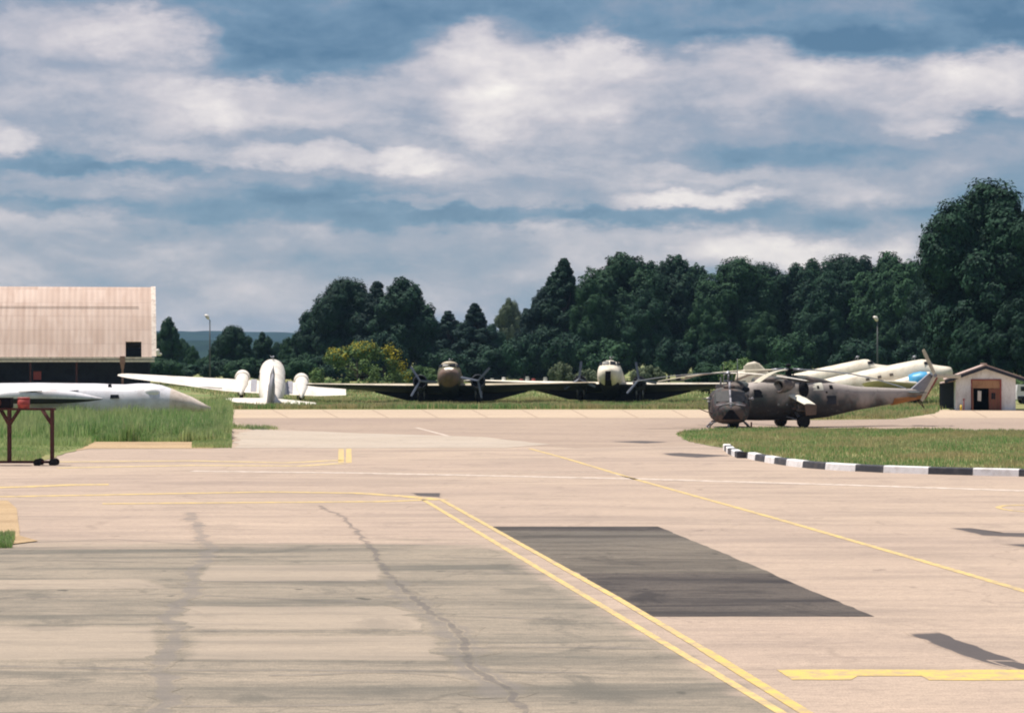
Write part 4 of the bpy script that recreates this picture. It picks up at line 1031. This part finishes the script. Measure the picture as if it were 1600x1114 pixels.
    for a in (118, -2, 238):
        q = MB(); blade(q, (-10.65, .40, 3.30), (-math.cos(R(a)), 0, math.sin(R(a))), 1.95, .26, .27, (0, 1, .0), 0, .03); q.build('tail_rotor_blade', M['blade_tan'], root)
    f = MB(); f.tube([(-9.7, 0, 1.8), (-10.0, .1, 1.15)], .03, 6); f.tube([(-9.4, 0, 1.8), (-10.0, .1, 1.15)], .03, 6); f.build('tail_skid', M['rust'], root)
    # main rotor
    h = MB(); h.cyl((0, 0, 3.3), (0, 0, 3.85), .22, .15, 14); h.cyl((0, 0, 3.62), (0, 0, 3.78), .42, .40, 14); h.sphere((0, 0, 3.98), .20, 12, 8, (1, 1, .6)); h.tube([(.2, .2, 3.3), (.3, .3, 3.65)], .04, 6); h.tube([(-.2, .2, 3.3), (-.3, .3, 3.65)], .04, 6); h.build('rotor_head', M['black'], root)
    yaw = 201
    for wa in (-36, 36, 108, 180, 250):
        a = wa - yaw; d = Vector((math.cos(R(a)), math.sin(R(a)), 0))
        g = MB(); g.cyl(d * .35 + Vector((0, 0, 3.7)), d * 1.1 + Vector((0, 0, 3.7)), .11, .08, 8); g.build('blade_grip', M['steel'], root)
        q = MB(); blade(q, d * .95 + Vector((0, 0, 3.7)), d, 7.5, .40, .46, (0, 0, 1), 1.15 if wa == -36 else .75, .045, 10); q.build('rotor_blade', M['blade_tan'] if wa in (180, 250) else M['blade_dark'], root)
gunship()

# ------------------------------------------------------------------ utility helicopter, nose towards the viewer
def utility():
    loc = G(1138, 668); root = empty('utility_helicopter', loc, 'dark derelict utility helicopter on skids facing the viewer', 'helicopter', None, (0, 0, R(-92)))
    S = [(3.35, 1.25, .80, .35), (3.15, 1.50, .56, .76), (2.75, 1.72, .38, 1.04), (2.35, 2.05, .32, 1.20), (1.85, 2.42, .29, 1.27), (1.3, 2.60, .28, 1.29), (.2, 2.62, .28, 1.30), (-1.4, 2.60, .30, 1.28), (-2.2, 2.45, .65, 1.10), (-2.9, 2.2, .95, .75), (-3.6, 2.05, 1.15, .42)]
    mb = MB(); mb.loft([oval(x, (t + b) / 2, hw, (t - b) / 2, (t - b) / 2, 28, 3.0) for x, t, b, hw in S]); mb.build('cabin', M['heli_dark'], root)
    for s in (1, -1):
        g = MB(); g.prism([(2.62, s * .09, 1.70), (2.50, s * .92, 1.66), (1.86, s * .98, 2.26), (1.90, s * .09, 2.40)], (.10, 0, .10)); g.build('windscreen', M['glass'], root)
        g = MB(); g.prism([(3.28, s * .22, .92), (3.0, s * .78, .88), (2.75, s * .84, 1.3), (3.08, s * .22, 1.38)], (.12, 0, .03)); g.build('chin_window', M['glass'], root)
        g = MB(); g.prism([(1.9, s * 1.27, 1.45), (.9, s * 1.30, 1.45), (.9, s * 1.22, 2.2), (1.55, s * 1.22, 2.15)], (0, s * .03, 0)); g.build('door_window', M['glass'], root)
        g = MB(); g.tube([(1.95, s * 1.22, 1.95), (2.5, s * 1.40, 1.95)], .025, 6); g.sphere((2.5, s * 1.42, 1.95), .10, 8, 6, (.5, 1, 1)); g.build('mirror', M['grey_paint_and_fin_shade'], root)
        k = MB(); k.tube([(3.15, s * 1.32, .42), (2.75, s * 1.34, .10), (2.2, s * 1.35, .06), (-1.6, s * 1.35, .06)], .055, 8); k.build('skid', M['rust'] if s > 0 else M['steel'], root)
        g = MB(); g.loft([foil((-8.0, s * .1, 1.75), .8, .1), foil((-8.1, s * 1.35, 1.75), .7, .08)], False); g.build('tailplane', M['heli_dark'], root)
        g = MB(); g.box((-.6, s * .62, 2.72), (1.5, .36, .26), None, .8); g.build('engine_fairing', M['heli_dark'], root)
    for x in (1.5, -1.0):
        k = MB(); k.tube([(x, -1.35, .06), (x, -1.05, .38), (x, -.6, .50), (x, .6, .50), (x, 1.05, .38), (x, 1.35, .06)], .05, 8); k.build('skid_cross_tube', M['steel'], root)
    g = MB(); g.tube([(3.22, 0, 1.35), (2.5, 0, 1.98), (1.86, 0, 2.50), (1.55, 0, 3.0)], .075, 8); g.build('windscreen_pillar', M['grey_paint_and_fin_shade'], root)
    g = MB(); g.tube([(2.98, -.95, 1.52), (3.05, -.3, 1.58), (3.1, 0, 1.72), (3.05, .3, 1.58), (2.98, .95, 1.52)], .04, 6); g.build('nose_trim', M['grey_paint_and_fin_shade'], root)
    g = MB(); g.prism([(3.36, -.10, 1.25), (3.36, .10, 1.25), (3.30, .62, .62), (3.30, -.62, .62)], (.04, 0, 0)); g.build('battery_hatch', M['black'], root)
    d = MB(); d.loft([oval(1.3, 2.7, .3, .1, .2, 16), oval(.9, 2.7, .40, .16, .3, 16, 2.6), oval(-.8, 2.72, .45, .2, .3, 16, 2.6), oval(-2.4, 2.5, .3, .25, .3, 16)]); d.build('gearbox_fairing', M['heli_dark'], root)
    t = MB(); t.loft([oval(x, z, r_, r_ * 1.2, r_ * 1.2, 16) for x, z, r_ in ((-3.2, 1.62, .42), (-6, 1.7, .28), (-9.2, 1.85, .15))]); t.build('tail_boom', M['heli_dark'], root)
    t = MB(); t.prism([(-8.4, -.05, 1.9), (-9.3, -.05, 1.75), (-10.3, -.05, 3.1), (-9.9, -.05, 3.25)], (0, .1, 0)); t.build('fin', M['heli_dark'], root)
    t = MB(); blade(t, (-10.0, .2, 3.0), (.3, 0, 1), 1.25, .2, .2, (0, 1, 0), 0, .02); blade(t, (-10.0, .2, 3.0), (-.3, 0, -1), 1.25, .2, .2, (0, 1, 0), 0, .02); t.build('tail_rotor', M['blade_dark'], root)
    m = MB(); m.cyl((0, 0, 2.9), (0, 0, 3.75), .09, .07, 10); m.cyl((0, 0, 3.0), (0, 0, 3.12), .3, .3, 14)
    for a in (0, 90, 180, 270): d_ = Vector((math.cos(R(a)), math.sin(R(a)), 0)) * .28; m.tube([d_ + Vector((0, 0, 3.08)), d_ * .9 + Vector((0, 0, 3.52))], .03, 6)
    m.cyl((0, 0, 3.5), (0, 0, 3.66), .26, .22, 12); m.build('rotor_mast', M['steel'], root)
    for i, (wa, dr) in enumerate(((202, .55), (311, .45), (22, .5), (160, .85))):
        if i == 3: wa, dr = 112, .5
        a = wa + 92; d_ = Vector((math.cos(R(a)), math.sin(R(a)), 0))
        q = MB(); blade(q, d_ * .3 + Vector((0, 0, 3.6)), d_, 6.7, .30, .40, (0, 0, 1), dr, .04, 10); q.build('rotor_blade', M['white_paint'] if i == 1 else M['blade_tan'] if i == 2 else M['blade_dark'], root)
    g = MB(); g.tube([(.9, .55, 2.95), (.9, .55, 4.55)], [.05, .012], 6); g.build('whip_aerial', M['steel'], root)
    g = MB(); g.tube([(2.3, -1.15, .95), (2.9, -2.15, 1.35)], .03, 6); g.tube([(2.3, -1.15, .55), (2.3, -1.5, .12)], .03, 6); g.build('step_rod', M['rust'], root)
utility()

# ------------------------------------------------------------------ jet fuselage lying in the grass
def jet():
    YJ = 180.0; s = YJ / F
    base = GX(150, YJ)
    root = empty('jet_fuselage', base - Vector((0, 0, .10)), 'white derelict jet lying in tall grass with drooping nose on the right', 'aircraft')
    def L(px, py): return ((px - 150) * s, H - (py - HY) * s)
    S = [(329, 634, 640), (318, 628, 642), (300, 618, 643), (285, 612, 648), (268, 605, 652), (252, 599.5, 655), (236, 597, 657), (215, 597, 658), (195, 598.5, 658), (175, 598, 658), (150, 597, 658), (110, 596.5, 657), (60, 596, 655), (0, 596.5, 652), (-80, 600, 648), (-160, 606, 640)]
    rings = []
    for px, t, b in S:
        x, zt = L(px, t); _, zb = L(px, b); zc = (zt + zb) / 2; h = (zt - zb) / 2
        rings.append([Vector((x, h * math.cos(a) * .95, zc + h * math.sin(a))) for a in [2 * math.pi * i / 28 for i in range(28)]])
    m0 = MB()
    for i in range(len(rings) - 1):
        m0.cur = 1 if S[i][0] > 275 else 0
        m0.add(rings[i] + rings[i + 1], [(j, 28 + j, 28 + (j + 1) % 28, (j + 1) % 28) for j in range(28)], True)
    m0.cur = 1; m0.add(rings[0], [tuple(range(28))], True); m0.cur = 0; m0.add(rings[-1], [tuple(range(28))], True)
    m0.build('fuselage', [M['jet_white'], worn('bleached_tan_nose', (.66, .56, .48), (.36, .28, .2), .7, 1.5, .6)], root)
    x, z = L(240, 611); c = MB(); c.sphere((x, -.95, z), 1, 14, 10, (.62, .28, .36)); c.build('canopy_fairing', worn('pale_canopy_cover', (.85, .82, .80), (.6, .55, .5), .3, 1.5, .35), root)
    for (px, py, w, h, y) in ((174, 600, .26, .2, -.62), (184, 617, .68, .28, -1.30)):
        x, z = L(px, py); g = MB(); g.prism([(x - w / 2, y, z - h / 2), (x + w / 2, y, z - h / 2), (x + w / 2 * .8, y + .03, z + h / 2), (x - w / 2 * .9, y + .03, z + h / 2)], (0, -.12, 0)); g.build('access_hatch', M['dark_under'], root)
    # long pod under the near wing, pale above and dark below
    pr = []; yp = -3.0; s2 = (YJ + yp) / F
    for px, t, b in ((160, 620, 622), (140, 615, 625), (118, 610, 627), (90, 605.5, 628.5), (55, 604, 629), (20, 605, 628.5), (0, 609, 627), (-20, 613, 625), (-45, 617, 622)):
        x = (px - 800) * s2 - base.x; zt = H - (t - HY) * s2; zb = H - (b - HY) * s2; zc = (zt + zb) / 2; h = (zt - zb) / 2
        pr.append([Vector((x, yp + .62 * h / .55 * math.cos(a), zc + h * math.sin(a))) for a in [2 * math.pi * i / 20 for i in range(20)]])
    p = MB()
    for i in range(len(pr) - 1):
        for j in range(20):
            p.cur = 1 if 10 <= j < 20 and j not in (10, 19) else 0
            p.add([pr[i][j], pr[i + 1][j], pr[i + 1][(j + 1) % 20], pr[i][(j + 1) % 20]], [(0, 1, 2, 3)], True)
    p.build('engine_pod', [M['jet_white'], M['dark_under']], root)
    w = MB(); zw = H - (610 - HY) * s2
    w.loft([foil(((120 - 800) * s2 - base.x, -.6, zw + .12), 5.0, .22), foil(((95 - 800) * s2 - base.x, -2.9, zw + .05), 3.6, .12)], False); w.build('wing', M['jet_white'], root)
    g = MB(); x0 = (32 - 800) * s2 - base.x; x1 = (68 - 800) * s2 - base.x
    g.box(((x0 + x1) / 2, yp - .59, zw + .05), (x1 - x0, .10, .06)); g.build('wing_slot', M['dark_under'], root)
jet()

# ------------------------------------------------------------------ rusty stand with wheels and drum at the left edge
def stand():
    b = G(78, 727); s = b.y / F
    root = empty('steel_stand', GX(0, b.y), 'rusty red steel stand on small wheels at the left picture edge', 'stand')
    def X(px): return px * s
    def Z(py): return H - (py - HY) * s
    f = MB(); f.box((X(10), 0, Z(722)), (X(150), .09, .09)); f.box((X(10), .45, Z(722)), (X(150), .09, .09)); 
    for px in (84, -55): f.box((X(px), .22, Z(722)), (.09, .45, .09))
    f.build('base_rail', M['rust'], root)
    f = MB(); f.box((X(20), 0, Z(639.5)), (X(128), .07, .07)); f.box((X(20), .45, Z(639.5)), (X(128), .10, .10)); f.box((X(82), .22, Z(639.5)), (.1, .4, .1)); f.build('top_beam', M['rust'], root)
    for px in (13, 80):
        for y in (0, .45):
            p = MB(); p.box((X(px), y, (Z(722) + Z(639)) / 2), (.085, .085, Z(639) - Z(722))); p.build('post', M['rust'], root)
            for dx in ((-13, 15) if px == 13 else (-15,)):
                q = MB(); q.tube([(X(px), y, Z(664)), (X(px + dx), y, Z(641))], .045, 6); q.build('brace', M['rust'], root)
    for px in (59, 83):
        for y in (-.12, .57):
            w = MB(); w.cyl((X(px), y - .06, Z(722.5)), (X(px), y + .06, Z(722.5)), .165, .165, 18); w.build('wheel', M['black_rubber'], root)
    d = empty('drum', GX(37, b.y + .22, Z(638)), 'dull red drum sitting on the rusty steel stand', 'drum')
    q = MB(); q.cyl((0, 0, .0), (0, 0, .42), .25, .27, 20); q.cyl((0, 0, .16), (0, 0, .19), .285, .285, 20); q.build('drum_body', M['red'], d)
    q = MB(); q.cyl((0, 0, .42), (0, 0, .47), .29, .24, 20); q.build('drum_lid', M['red'], d)
    m = empty('engine_block', GX(8, b.y + .22, Z(638)), 'dark oily machine block lying on the stand left of the red drum', 'machine part')
    q = MB(); q.box((-.3, 0, .24), (1.2, .6, .44)); q.build('casing', M['black'], m); q = MB(); q.cyl((-.3, -.33, .25), (-.3, .33, .25), .2, .2, 14); q.build('flange', M['rust'], m)
stand()

# ------------------------------------------------------------------ hangar
def hangar():
    Y0 = 386.0; s = Y0 / F
    corner = GX(237, Y0); a = R(8.2 + 1.0)
    root = empty('hangar', corner, 'large hangar with faded pink corrugated curved roof at the left', 'building', None, (0, 0, a))
    # local: -x along the length, +y depth; eave at y=0
    L_, D = 62.0, 21.0
    ze, zr = H - (558 - HY) * s, H - (446 - HY) * s
    prof = []
    for i in range(13):
        t = i / 12
        prof.append((D / 2 * t, ze + (zr - ze) * (t + .10 * math.sin(math.pi * t))))
    def roof_fn(k):
        sx = k.n('ShaderNodeSeparateXYZ', ins={0: k.coord})
        rib = k.m('SINE', k.m('MULTIPLY', sx.outputs[0], 2 * math.pi / .9))
        sheetn = k.n('ShaderNodeTexWhiteNoise', noise_dimensions='2D', ins={'Vector': k.n('ShaderNodeCombineXYZ', ins={0: k.m('FLOOR', k.m('MULTIPLY', sx.outputs[0], .55)), 1: k.m('FLOOR', k.m('MULTIPLY', sx.outputs[2], .45))}).outputs[0]}).outputs[0]
        n = k.noise(k.vscale(k.coord, .9, .2, .16), 1, 5, .6).outputs[0]
        c = k.mix(sheetn, (.57, .42, .34), (.66, .505, .42))
        c = k.mix(k.step(n, .42, .68, 0, .6), c, (.50, .35, .275))
        lap = k.step(k.m('FRACT', k.m('MULTIPLY', sx.outputs[2], .45)), .07, .0, 0, .4)
        c = k.mix(lap, c, (.33, .22, .18))
        return c, rib
    rm = mat('pink_corrugated_roof', roof_fn, .75, 0, .25, (.3, .06))
    trim = worn('pale_timber_trim', (.80, .68, .58), (.35, .25, .2), .6, 2, .8)
    r = MB(); nx = 31
    xs = [-L_ * i / nx for i in range(nx + 1)]
    xs = sorted(set(xs + [-1.6, -4.1]), reverse=True)
    full = [(y, z) for y, z in prof] + [(D - y, z) for y, z in prof[::-1][1:]]
    for i in range(len(xs) - 1):
        for j in range(len(full) - 1):
            xm = (xs[i] + xs[i + 1]) / 2
            if -4.1 < xm < -1.6 and j in (0, 1): continue       # missing sheets near the corner
            (y0, z0), (y1, z1) = full[j], full[j + 1]
            r.add([(xs[i], y0, z0), (xs[i + 1], y0, z0), (xs[i + 1], y1, z1), (xs[i], y1, z1)], [(0, 1, 2, 3)], False)
    ro = r.build('roof', rm, root)
    md = ro.modifiers.new('thickness', 'SOLIDIFY'); md.thickness = .18; md.offset = -1
    e = MB(); e.box((-L_ / 2 + .2, -.15, ze - .15), (L_ + .5, .3, .34)); e.box((-L_ / 2 + .2, -.30, ze - .62), (L_ + .5, .3, .34)); e.build('eave_board', trim, root)
    v = MB()
    for j in range(len(full) - 1):
        (y0, z0), (y1, z1) = full[j], full[j + 1]
        v.add([(.0, y0, z0 + .12), (.75, y0, z0 + .12), (.75, y1, z1 + .12), (.0, y1, z1 + .12)], [(0, 1, 2, 3)], False); v.add([(.75, y0, z0 + .12), (.75, y0, z0 - .45), (.75, y1, z1 - .45), (.75, y1, z1 + .12)], [(0, 1, 2, 3)], False)
    v.build('verge_board', trim, root)
    for zz in (.70,):
        y_ = np.interp(ze + (zr - ze) * zz, [p[1] for p in prof], [p[0] for p in prof]); q = MB(); q.tube([(-L_, y_ - .1, ze + (zr - ze) * zz + .1), (-2.0, y_ - .1, ze + (zr - ze) * zz + .1)], .045, 6); q.build('roof_rail', M['seam'], root)
    # gable end
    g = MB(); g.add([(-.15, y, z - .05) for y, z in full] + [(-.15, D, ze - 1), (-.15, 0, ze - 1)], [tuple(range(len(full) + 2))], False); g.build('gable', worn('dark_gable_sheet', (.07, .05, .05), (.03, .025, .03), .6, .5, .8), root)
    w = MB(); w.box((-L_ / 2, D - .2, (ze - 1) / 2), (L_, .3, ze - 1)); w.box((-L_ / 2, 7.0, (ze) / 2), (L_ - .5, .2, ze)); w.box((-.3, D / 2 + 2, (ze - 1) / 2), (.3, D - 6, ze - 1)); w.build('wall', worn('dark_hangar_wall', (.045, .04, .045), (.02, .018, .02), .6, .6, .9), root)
    for i in range(9):
        p = MB(); x = -4.6 - i * 7.2
        if i == 0:
            p.box((x, -.1, (ze - .8) / 2), (.34, .34, ze - .8)); p.box((x, -.32, ze - .5), (.8, .5, 1.3), None, 1.0)
            p.box((x, -.2, ze - 1.4), (.5, .4, .9), None, 1.3)
        else: p.box((x, .1, (ze - .8) / 2), (.3, .3, ze - .8))
        p.build('column', M['rust'] if i else worn('pinkish_column', (.36, .2, .15), (.2, .1, .08), .6, 3, .8), root)
    q = MB(); q.sphere((.95, -.1, ze + .9), .42, 10, 8, (.8, .7, 1.0)); q.sphere((1.15, -.1, ze + .45), .35, 10, 8, (1.4, .8, .8)); q.build('floodlight', M['white_paint'], root)
    # black board painting the dark void behind the missing sheets
    q = MB(); q.box((-2.85, 1.9, ze + .55), (3.0, .1, 1.9)); q.build('roof_void_shade_board', M['black'], root)
    for i, (x, w_, h_, m_, lab) in enumerate(((-18, 1.2, 1.3, 'red', 'red crate in the dark of the hangar, the larger one'), (-24.5, 1.0, 1.0, 'red', 'small red crate in the dark of the hangar further left'), (-29, 1.6, 1.6, 'steel', 'grey metal cabinet in the dark hangar front'))):
        pos = Matrix.Rotation(a, 4, 'Z') @ Vector((x, 2.4, 0)) + corner
        c = empty('crate' if m_ == 'red' else 'cabinet', pos, lab, 'crate' if m_ == 'red' else 'cabinet', None, (0, 0, a))
        q = MB(); q.box((0, 0, h_ / 2 + 1.0), (w_, .8, h_)); q.build('box_body', M[m_], c); q = MB(); q.box((0, 0, h_ + 1.05), (w_ + .1, .9, .1)); q.build('lid', M['rust'], c)
        q = MB(); q.box((0, 0, .5), (w_ * .9, .7, 1.0)); q.build('plinth', M['black'], c)
hangar()

# ------------------------------------------------------------------ white shed
def shed():
    Y0 = F * H / (641 - HY); s = Y0 / F
    root = empty('shed', GX(1539, Y0), 'small white gabled shed with brown double doors at the right', 'building', None, (0, 0, R(-9)))
    def X(px): return (px - 1539) * s
    def Z(py): return H - (py - HY) * s
    zt, ze, D = Z(573.5), Z(590), 7.0; xl, xr = X(1494), X(1586)
    dl, dr, dt = X(1517.5), X(1564), Z(592.5)
    w = MB(); T = .2
    w.box(((xl + dl) / 2, T / 2, ze / 2), (dl - xl, T, ze)); w.box(((dr + xr) / 2, T / 2, ze / 2), (xr - dr, T, ze)); w.box(((dl + dr) / 2, T / 2, (dt + ze) / 2), (dr - dl, T, ze - dt))
    xm = (X(1540))
    w.prism([(xl, .001, ze), (xr, .001, ze), (xm, .001, zt)], (0, T, 0)); w.prism([(xl, D, ze), (xr, D, ze), (xm, D, zt)], (0, T, 0))
    w.box((xl + T / 2, D / 2 + T, ze / 2), (T, D - T, ze)); w.box((xr - T / 2, D / 2 + T, ze / 2), (T, D - T, ze)); w.box(((xl + xr) / 2, D, ze / 2), (xr - xl - 2 * T - .01, T, ze))
    w.build('wall', M['shed_wall'], root)
    sl = (zt - ze) / (xm - xl)
    for s_, xe in ((-1, X(1477)), (1, X(1612))):
        r = MB(); z0 = zt + .10 - abs(xe - xm) * sl * (.93 if s_ > 0 else 1.0)
        ns = 26
        for i in range(ns):          # corrugated sheets along the slope
            pass
        r.prism([(xm, -.55, zt + .12), (xe, -.55, z0), (xe, -.55, z0 + .10), (xm, -.55, zt + .24)], (0, D + 1.1, 0)); ro = r.build('roof', M['shed_roof'], root)
        r = MB(); r.prism([(xm, -.60, zt - .16), (xe, -.60, z0 - .26), (xe, -.60, z0 + .0), (xm, -.60, zt + .12)], (0, .05, 0)); r.build('bargeboard', M['dark_under'], root)
    r = MB(); r.tube([(xm, -.6, zt + .24), (xm, D + .5, zt + .24)], .10, 8); r.box((xm - .25, -.5, zt + .27), (.4, .3, .16)); r.build('ridge_cap', M['shed_roof'], root)
    # doorway
    d = MB(); d.box(((dl + dr) / 2, .06, dt - .40), (dr - dl, .06, .78)); d.build('door_header', M['door_tan'], root)
    f = MB(); f.box((dr - .05, -.03, dt / 2), (.13, .1, dt)); f.box((dl + .05, -.03, dt / 2), (.10, .1, dt)); f.box(((dl + dr) / 2, -.03, dt - .04), (dr - dl - .2, .1, .09)); f.build('door_frame', M['red_frame'], root)
    mid = (dl + dr) / 2
    p = MB(); p.box(((mid + dr) / 2 + .08, .05, (dt - .8) / 2), (dr - mid - .3, .07, dt - .84)); do = p.build('door', M['brown_door'], root)
    for i in range(4):
        q = MB(); q.box((mid + .35 + i * .29, .0, (dt - .8) / 2), (.03, .04, dt - .9)); q.build('batten', M['red_frame'], do)
    q = MB(); q.box((mid + .62, -.005, 1.25), (.34, .03, .55)); q.build('door_window', M['glass'], do)
    p = MB(); p.box((dl + .14, -.55, (dt - .8) / 2), (.06, 1.1, dt - .85)); p.build('door', M['brown_door'], root)
    q = MB(); q.box((mid - .35, 3.0, 1.0), (2.3, .05, 2.0)); q.build('doorway_shade_panel', M['black'], root)  # black panel paints the shade inside the open doorway
    n = MB(); n.prism([(X(1527.5), -.02, Z(626)), (X(1533), -.02, Z(627)), (X(1533.5), .05, Z(611)), (X(1528), .05, Z(610.5))], (0, .04, 0)); tag(n.build('notice_board', M['white_paint']), 'white board standing in the dark half of the shed doorway', 'board').parent = None
    nb = bpy.data.objects['notice_board']; nb.location = GX(1539, Y0); nb.rotation_euler = (0, 0, R(-9))
    # lean-to at the left side
    l = MB(); l.prism([(X(1494) - .002, .6, Z(596)), (X(1471), .6, Z(600)), (X(1471), .6, Z(600) + .08), (X(1494) - .002, .6, Z(596) + .08)], (0, D - 1, 0)); l.build('lean_to_roof', M['shed_roof'], root)
    l = MB(); l.box(((X(1494) + X(1471)) / 2, D - .6, 1.2), (1.3, .1, 2.4)); l.build('lean_to_wall', M['dark_under'], root)
    l = MB(); l.box((X(1472), .7, 1.15), (.1, .1, 2.3)); l.build('lean_to_post', M['dark_under'], root)
    # small things by the wall
    o = MB(); o.cyl((0, 0, 0), (0, 0, .95), .05, .05, 8); o.box((0, 0, .98), (.16, .16, .1)); o = o.build('short_post', M['red_frame']); o.location = GX(1506, Y0 - .6); tag(o, 'short dark post left of the shed doors', 'post')
    e = empty('gas_bottle', GX(1501.5, Y0 - .5), 'small yellow bottle standing at the shed wall', 'bottle'); q = MB(); q.cyl((0, 0, 0), (0, 0, .42), .11, .11, 12); q.cyl((0, 0, .42), (0, 0, .5), .11, .05, 12); q.build('bottle_body', M['yellow_small'], e); q = MB(); q.cyl((0, 0, .5), (0, 0, .58), .04, .04, 8); q.build('valve', M['steel'], e)
shed()
# white van cut by the right edge, behind the shed
def van():
    Y0 = 240; root = empty('white_van', GX(1622, Y0), 'white van half hidden behind the right side of the white shed', 'van', None, (0, 0, R(0)))
    b = MB(); b.prism([(-2.3, -.85, .45), (2.3, -.85, .45), (2.3, -.85, 1.1), (1.7, -.85, 1.25), (1.1, -.85, 1.85), (-2.2, -.85, 1.9), (-2.3, -.85, 1.2)], (0, 1.7, 0)); b.build('body', M['jet_white'], root)
    for x in (-1.9, -.9, .1): g = MB(); g.box((x + .4, -.86, 1.5), (.8, .03, .45)); g.build('window', M['glass'], root)
    for x in (-1.5, 1.5):
        for y in (-.8, .8): w = MB(); w.cyl((x, y - .1, .33), (x, y + .1, .33), .33, .33, 18); w.build('wheel', M['black_rubber'], root)
    g = MB(); g.box((0, -.88, .62), (4.4, .04, .3)); g.build('side_trim', M['dark_under'], root)
van()

# ------------------------------------------------------------------ lamp masts, fence and marker posts
def mast(px, Y, top, lean, label):
    z = ht(top, Y); o = empty('lamp_mast', GX(px, Y), label, 'lamp')
    p = MB(); p.cyl((0, 0, 0), (0, 0, z), .16, .09, 8); p.build('pole', M['fence_wire'], o)
    p = MB(); p.tube([(0, 0, z), (lean, 0, z + .35)], .06, 6); p.build('arm', M['fence_wire'], o)
    p = MB(); p.loft([oval(-.45, 0, .12, .16, .12, 10), oval(-.1, .05, .30, .42, .22, 10), oval(.35, 0, .26, .34, .2, 10), oval(.55, 0, .08, .1, .08, 10)]); h = p.build('lamp_head', M['white_paint'], o); h.location = (lean, 0, z + .5); h.rotation_euler = (0, R(50 if lean > 0 else 50), 0)
mast(328, 400, 500, -.55, 'slim lamp mast with white head against the distant hills')
mast(1371, 380, 503, -.35, 'lamp mast with white head in front of the dark wood')
fx = [650 + i * 30 for i in range(17)]
fr_ = empty('fence', GX(640, 385), 'low dark rail fence along the foot of the wood', 'fence')
for i, px in enumerate(fx):
    q = GX(px, 385) - GX(640, 385); p = MB(); p.box((q.x, 0, .6), (.12, .12, 1.2)); p.build('fence_post', M['fence_wire'], fr_)
p = MB(); L0 = (GX(fx[-1], 385) - GX(640, 385)).x
for z in (1.15, .75, .35): p.box((L0 / 2, -.08, z), (L0, .04, .07))
p.build('fence_rail', M['fence_wire'], fr_)
MK = [(674, 'red', 'red marker drum just left of the camouflaged nose', 1.5), (769, 'concrete_post', 'pale marker drum nearest the right propeller of the camouflaged transport', 1.45), (787, 'white_paint', 'whitest marker drum, second right of the camouflaged transport', 1.6), (814.5, 'red', 'red marker drum left of the greenish one', 1.35), (824, 'concrete_post', 'greenish white marker drum between the two red ones', 1.7), (833.5, 'red', 'red marker drum right of the greenish one', 1.4), (852, 'concrete_post', 'pale marker drum in front of the grey shrub', 1.6), (881, 'red', 'red marker drum left of the bleached transport', 1.2)]
for px, m_, lab, h_ in MK:
    o = empty('marker_drum', GX(px, 360), lab, 'drum', 'marker drums behind the aircraft')
    p = MB(); p.cyl((0, 0, 0), (0, 0, h_ * .9), .34, .30, 14); p.cyl((0, 0, h_ * .3), (0, 0, h_ * .34), .37, .37, 14); p.build('drum_body', M[m_], o)
    p = MB(); p.cyl((0, 0, h_ * .9), (0, 0, h_), .33, .22, 14); p.build('drum_lid', M[m_], o)

# ------------------------------------------------------------------ air
hz = MB(); hz.box((0, 3300, 52), (5600, 6900, 108)); haze = hz.build('haze', [], None)
hm = bpy.data.materials.new('pale_air'); hm.use_nodes = True; k = NT(hm.node_tree)
pv = k.n('ShaderNodeVolumePrincipled'); pv.inputs['Color'].default_value = (.42, .68, 1.0, 1); pv.inputs['Density'].default_value = .00005
out = k.n('ShaderNodeOutputMaterial'); k.t.links.new(pv.outputs[0], out.inputs['Volume'])
haze.data.materials.append(hm); tag(haze, 'thin blue air over the airfield', 'haze', None, 'stuff')
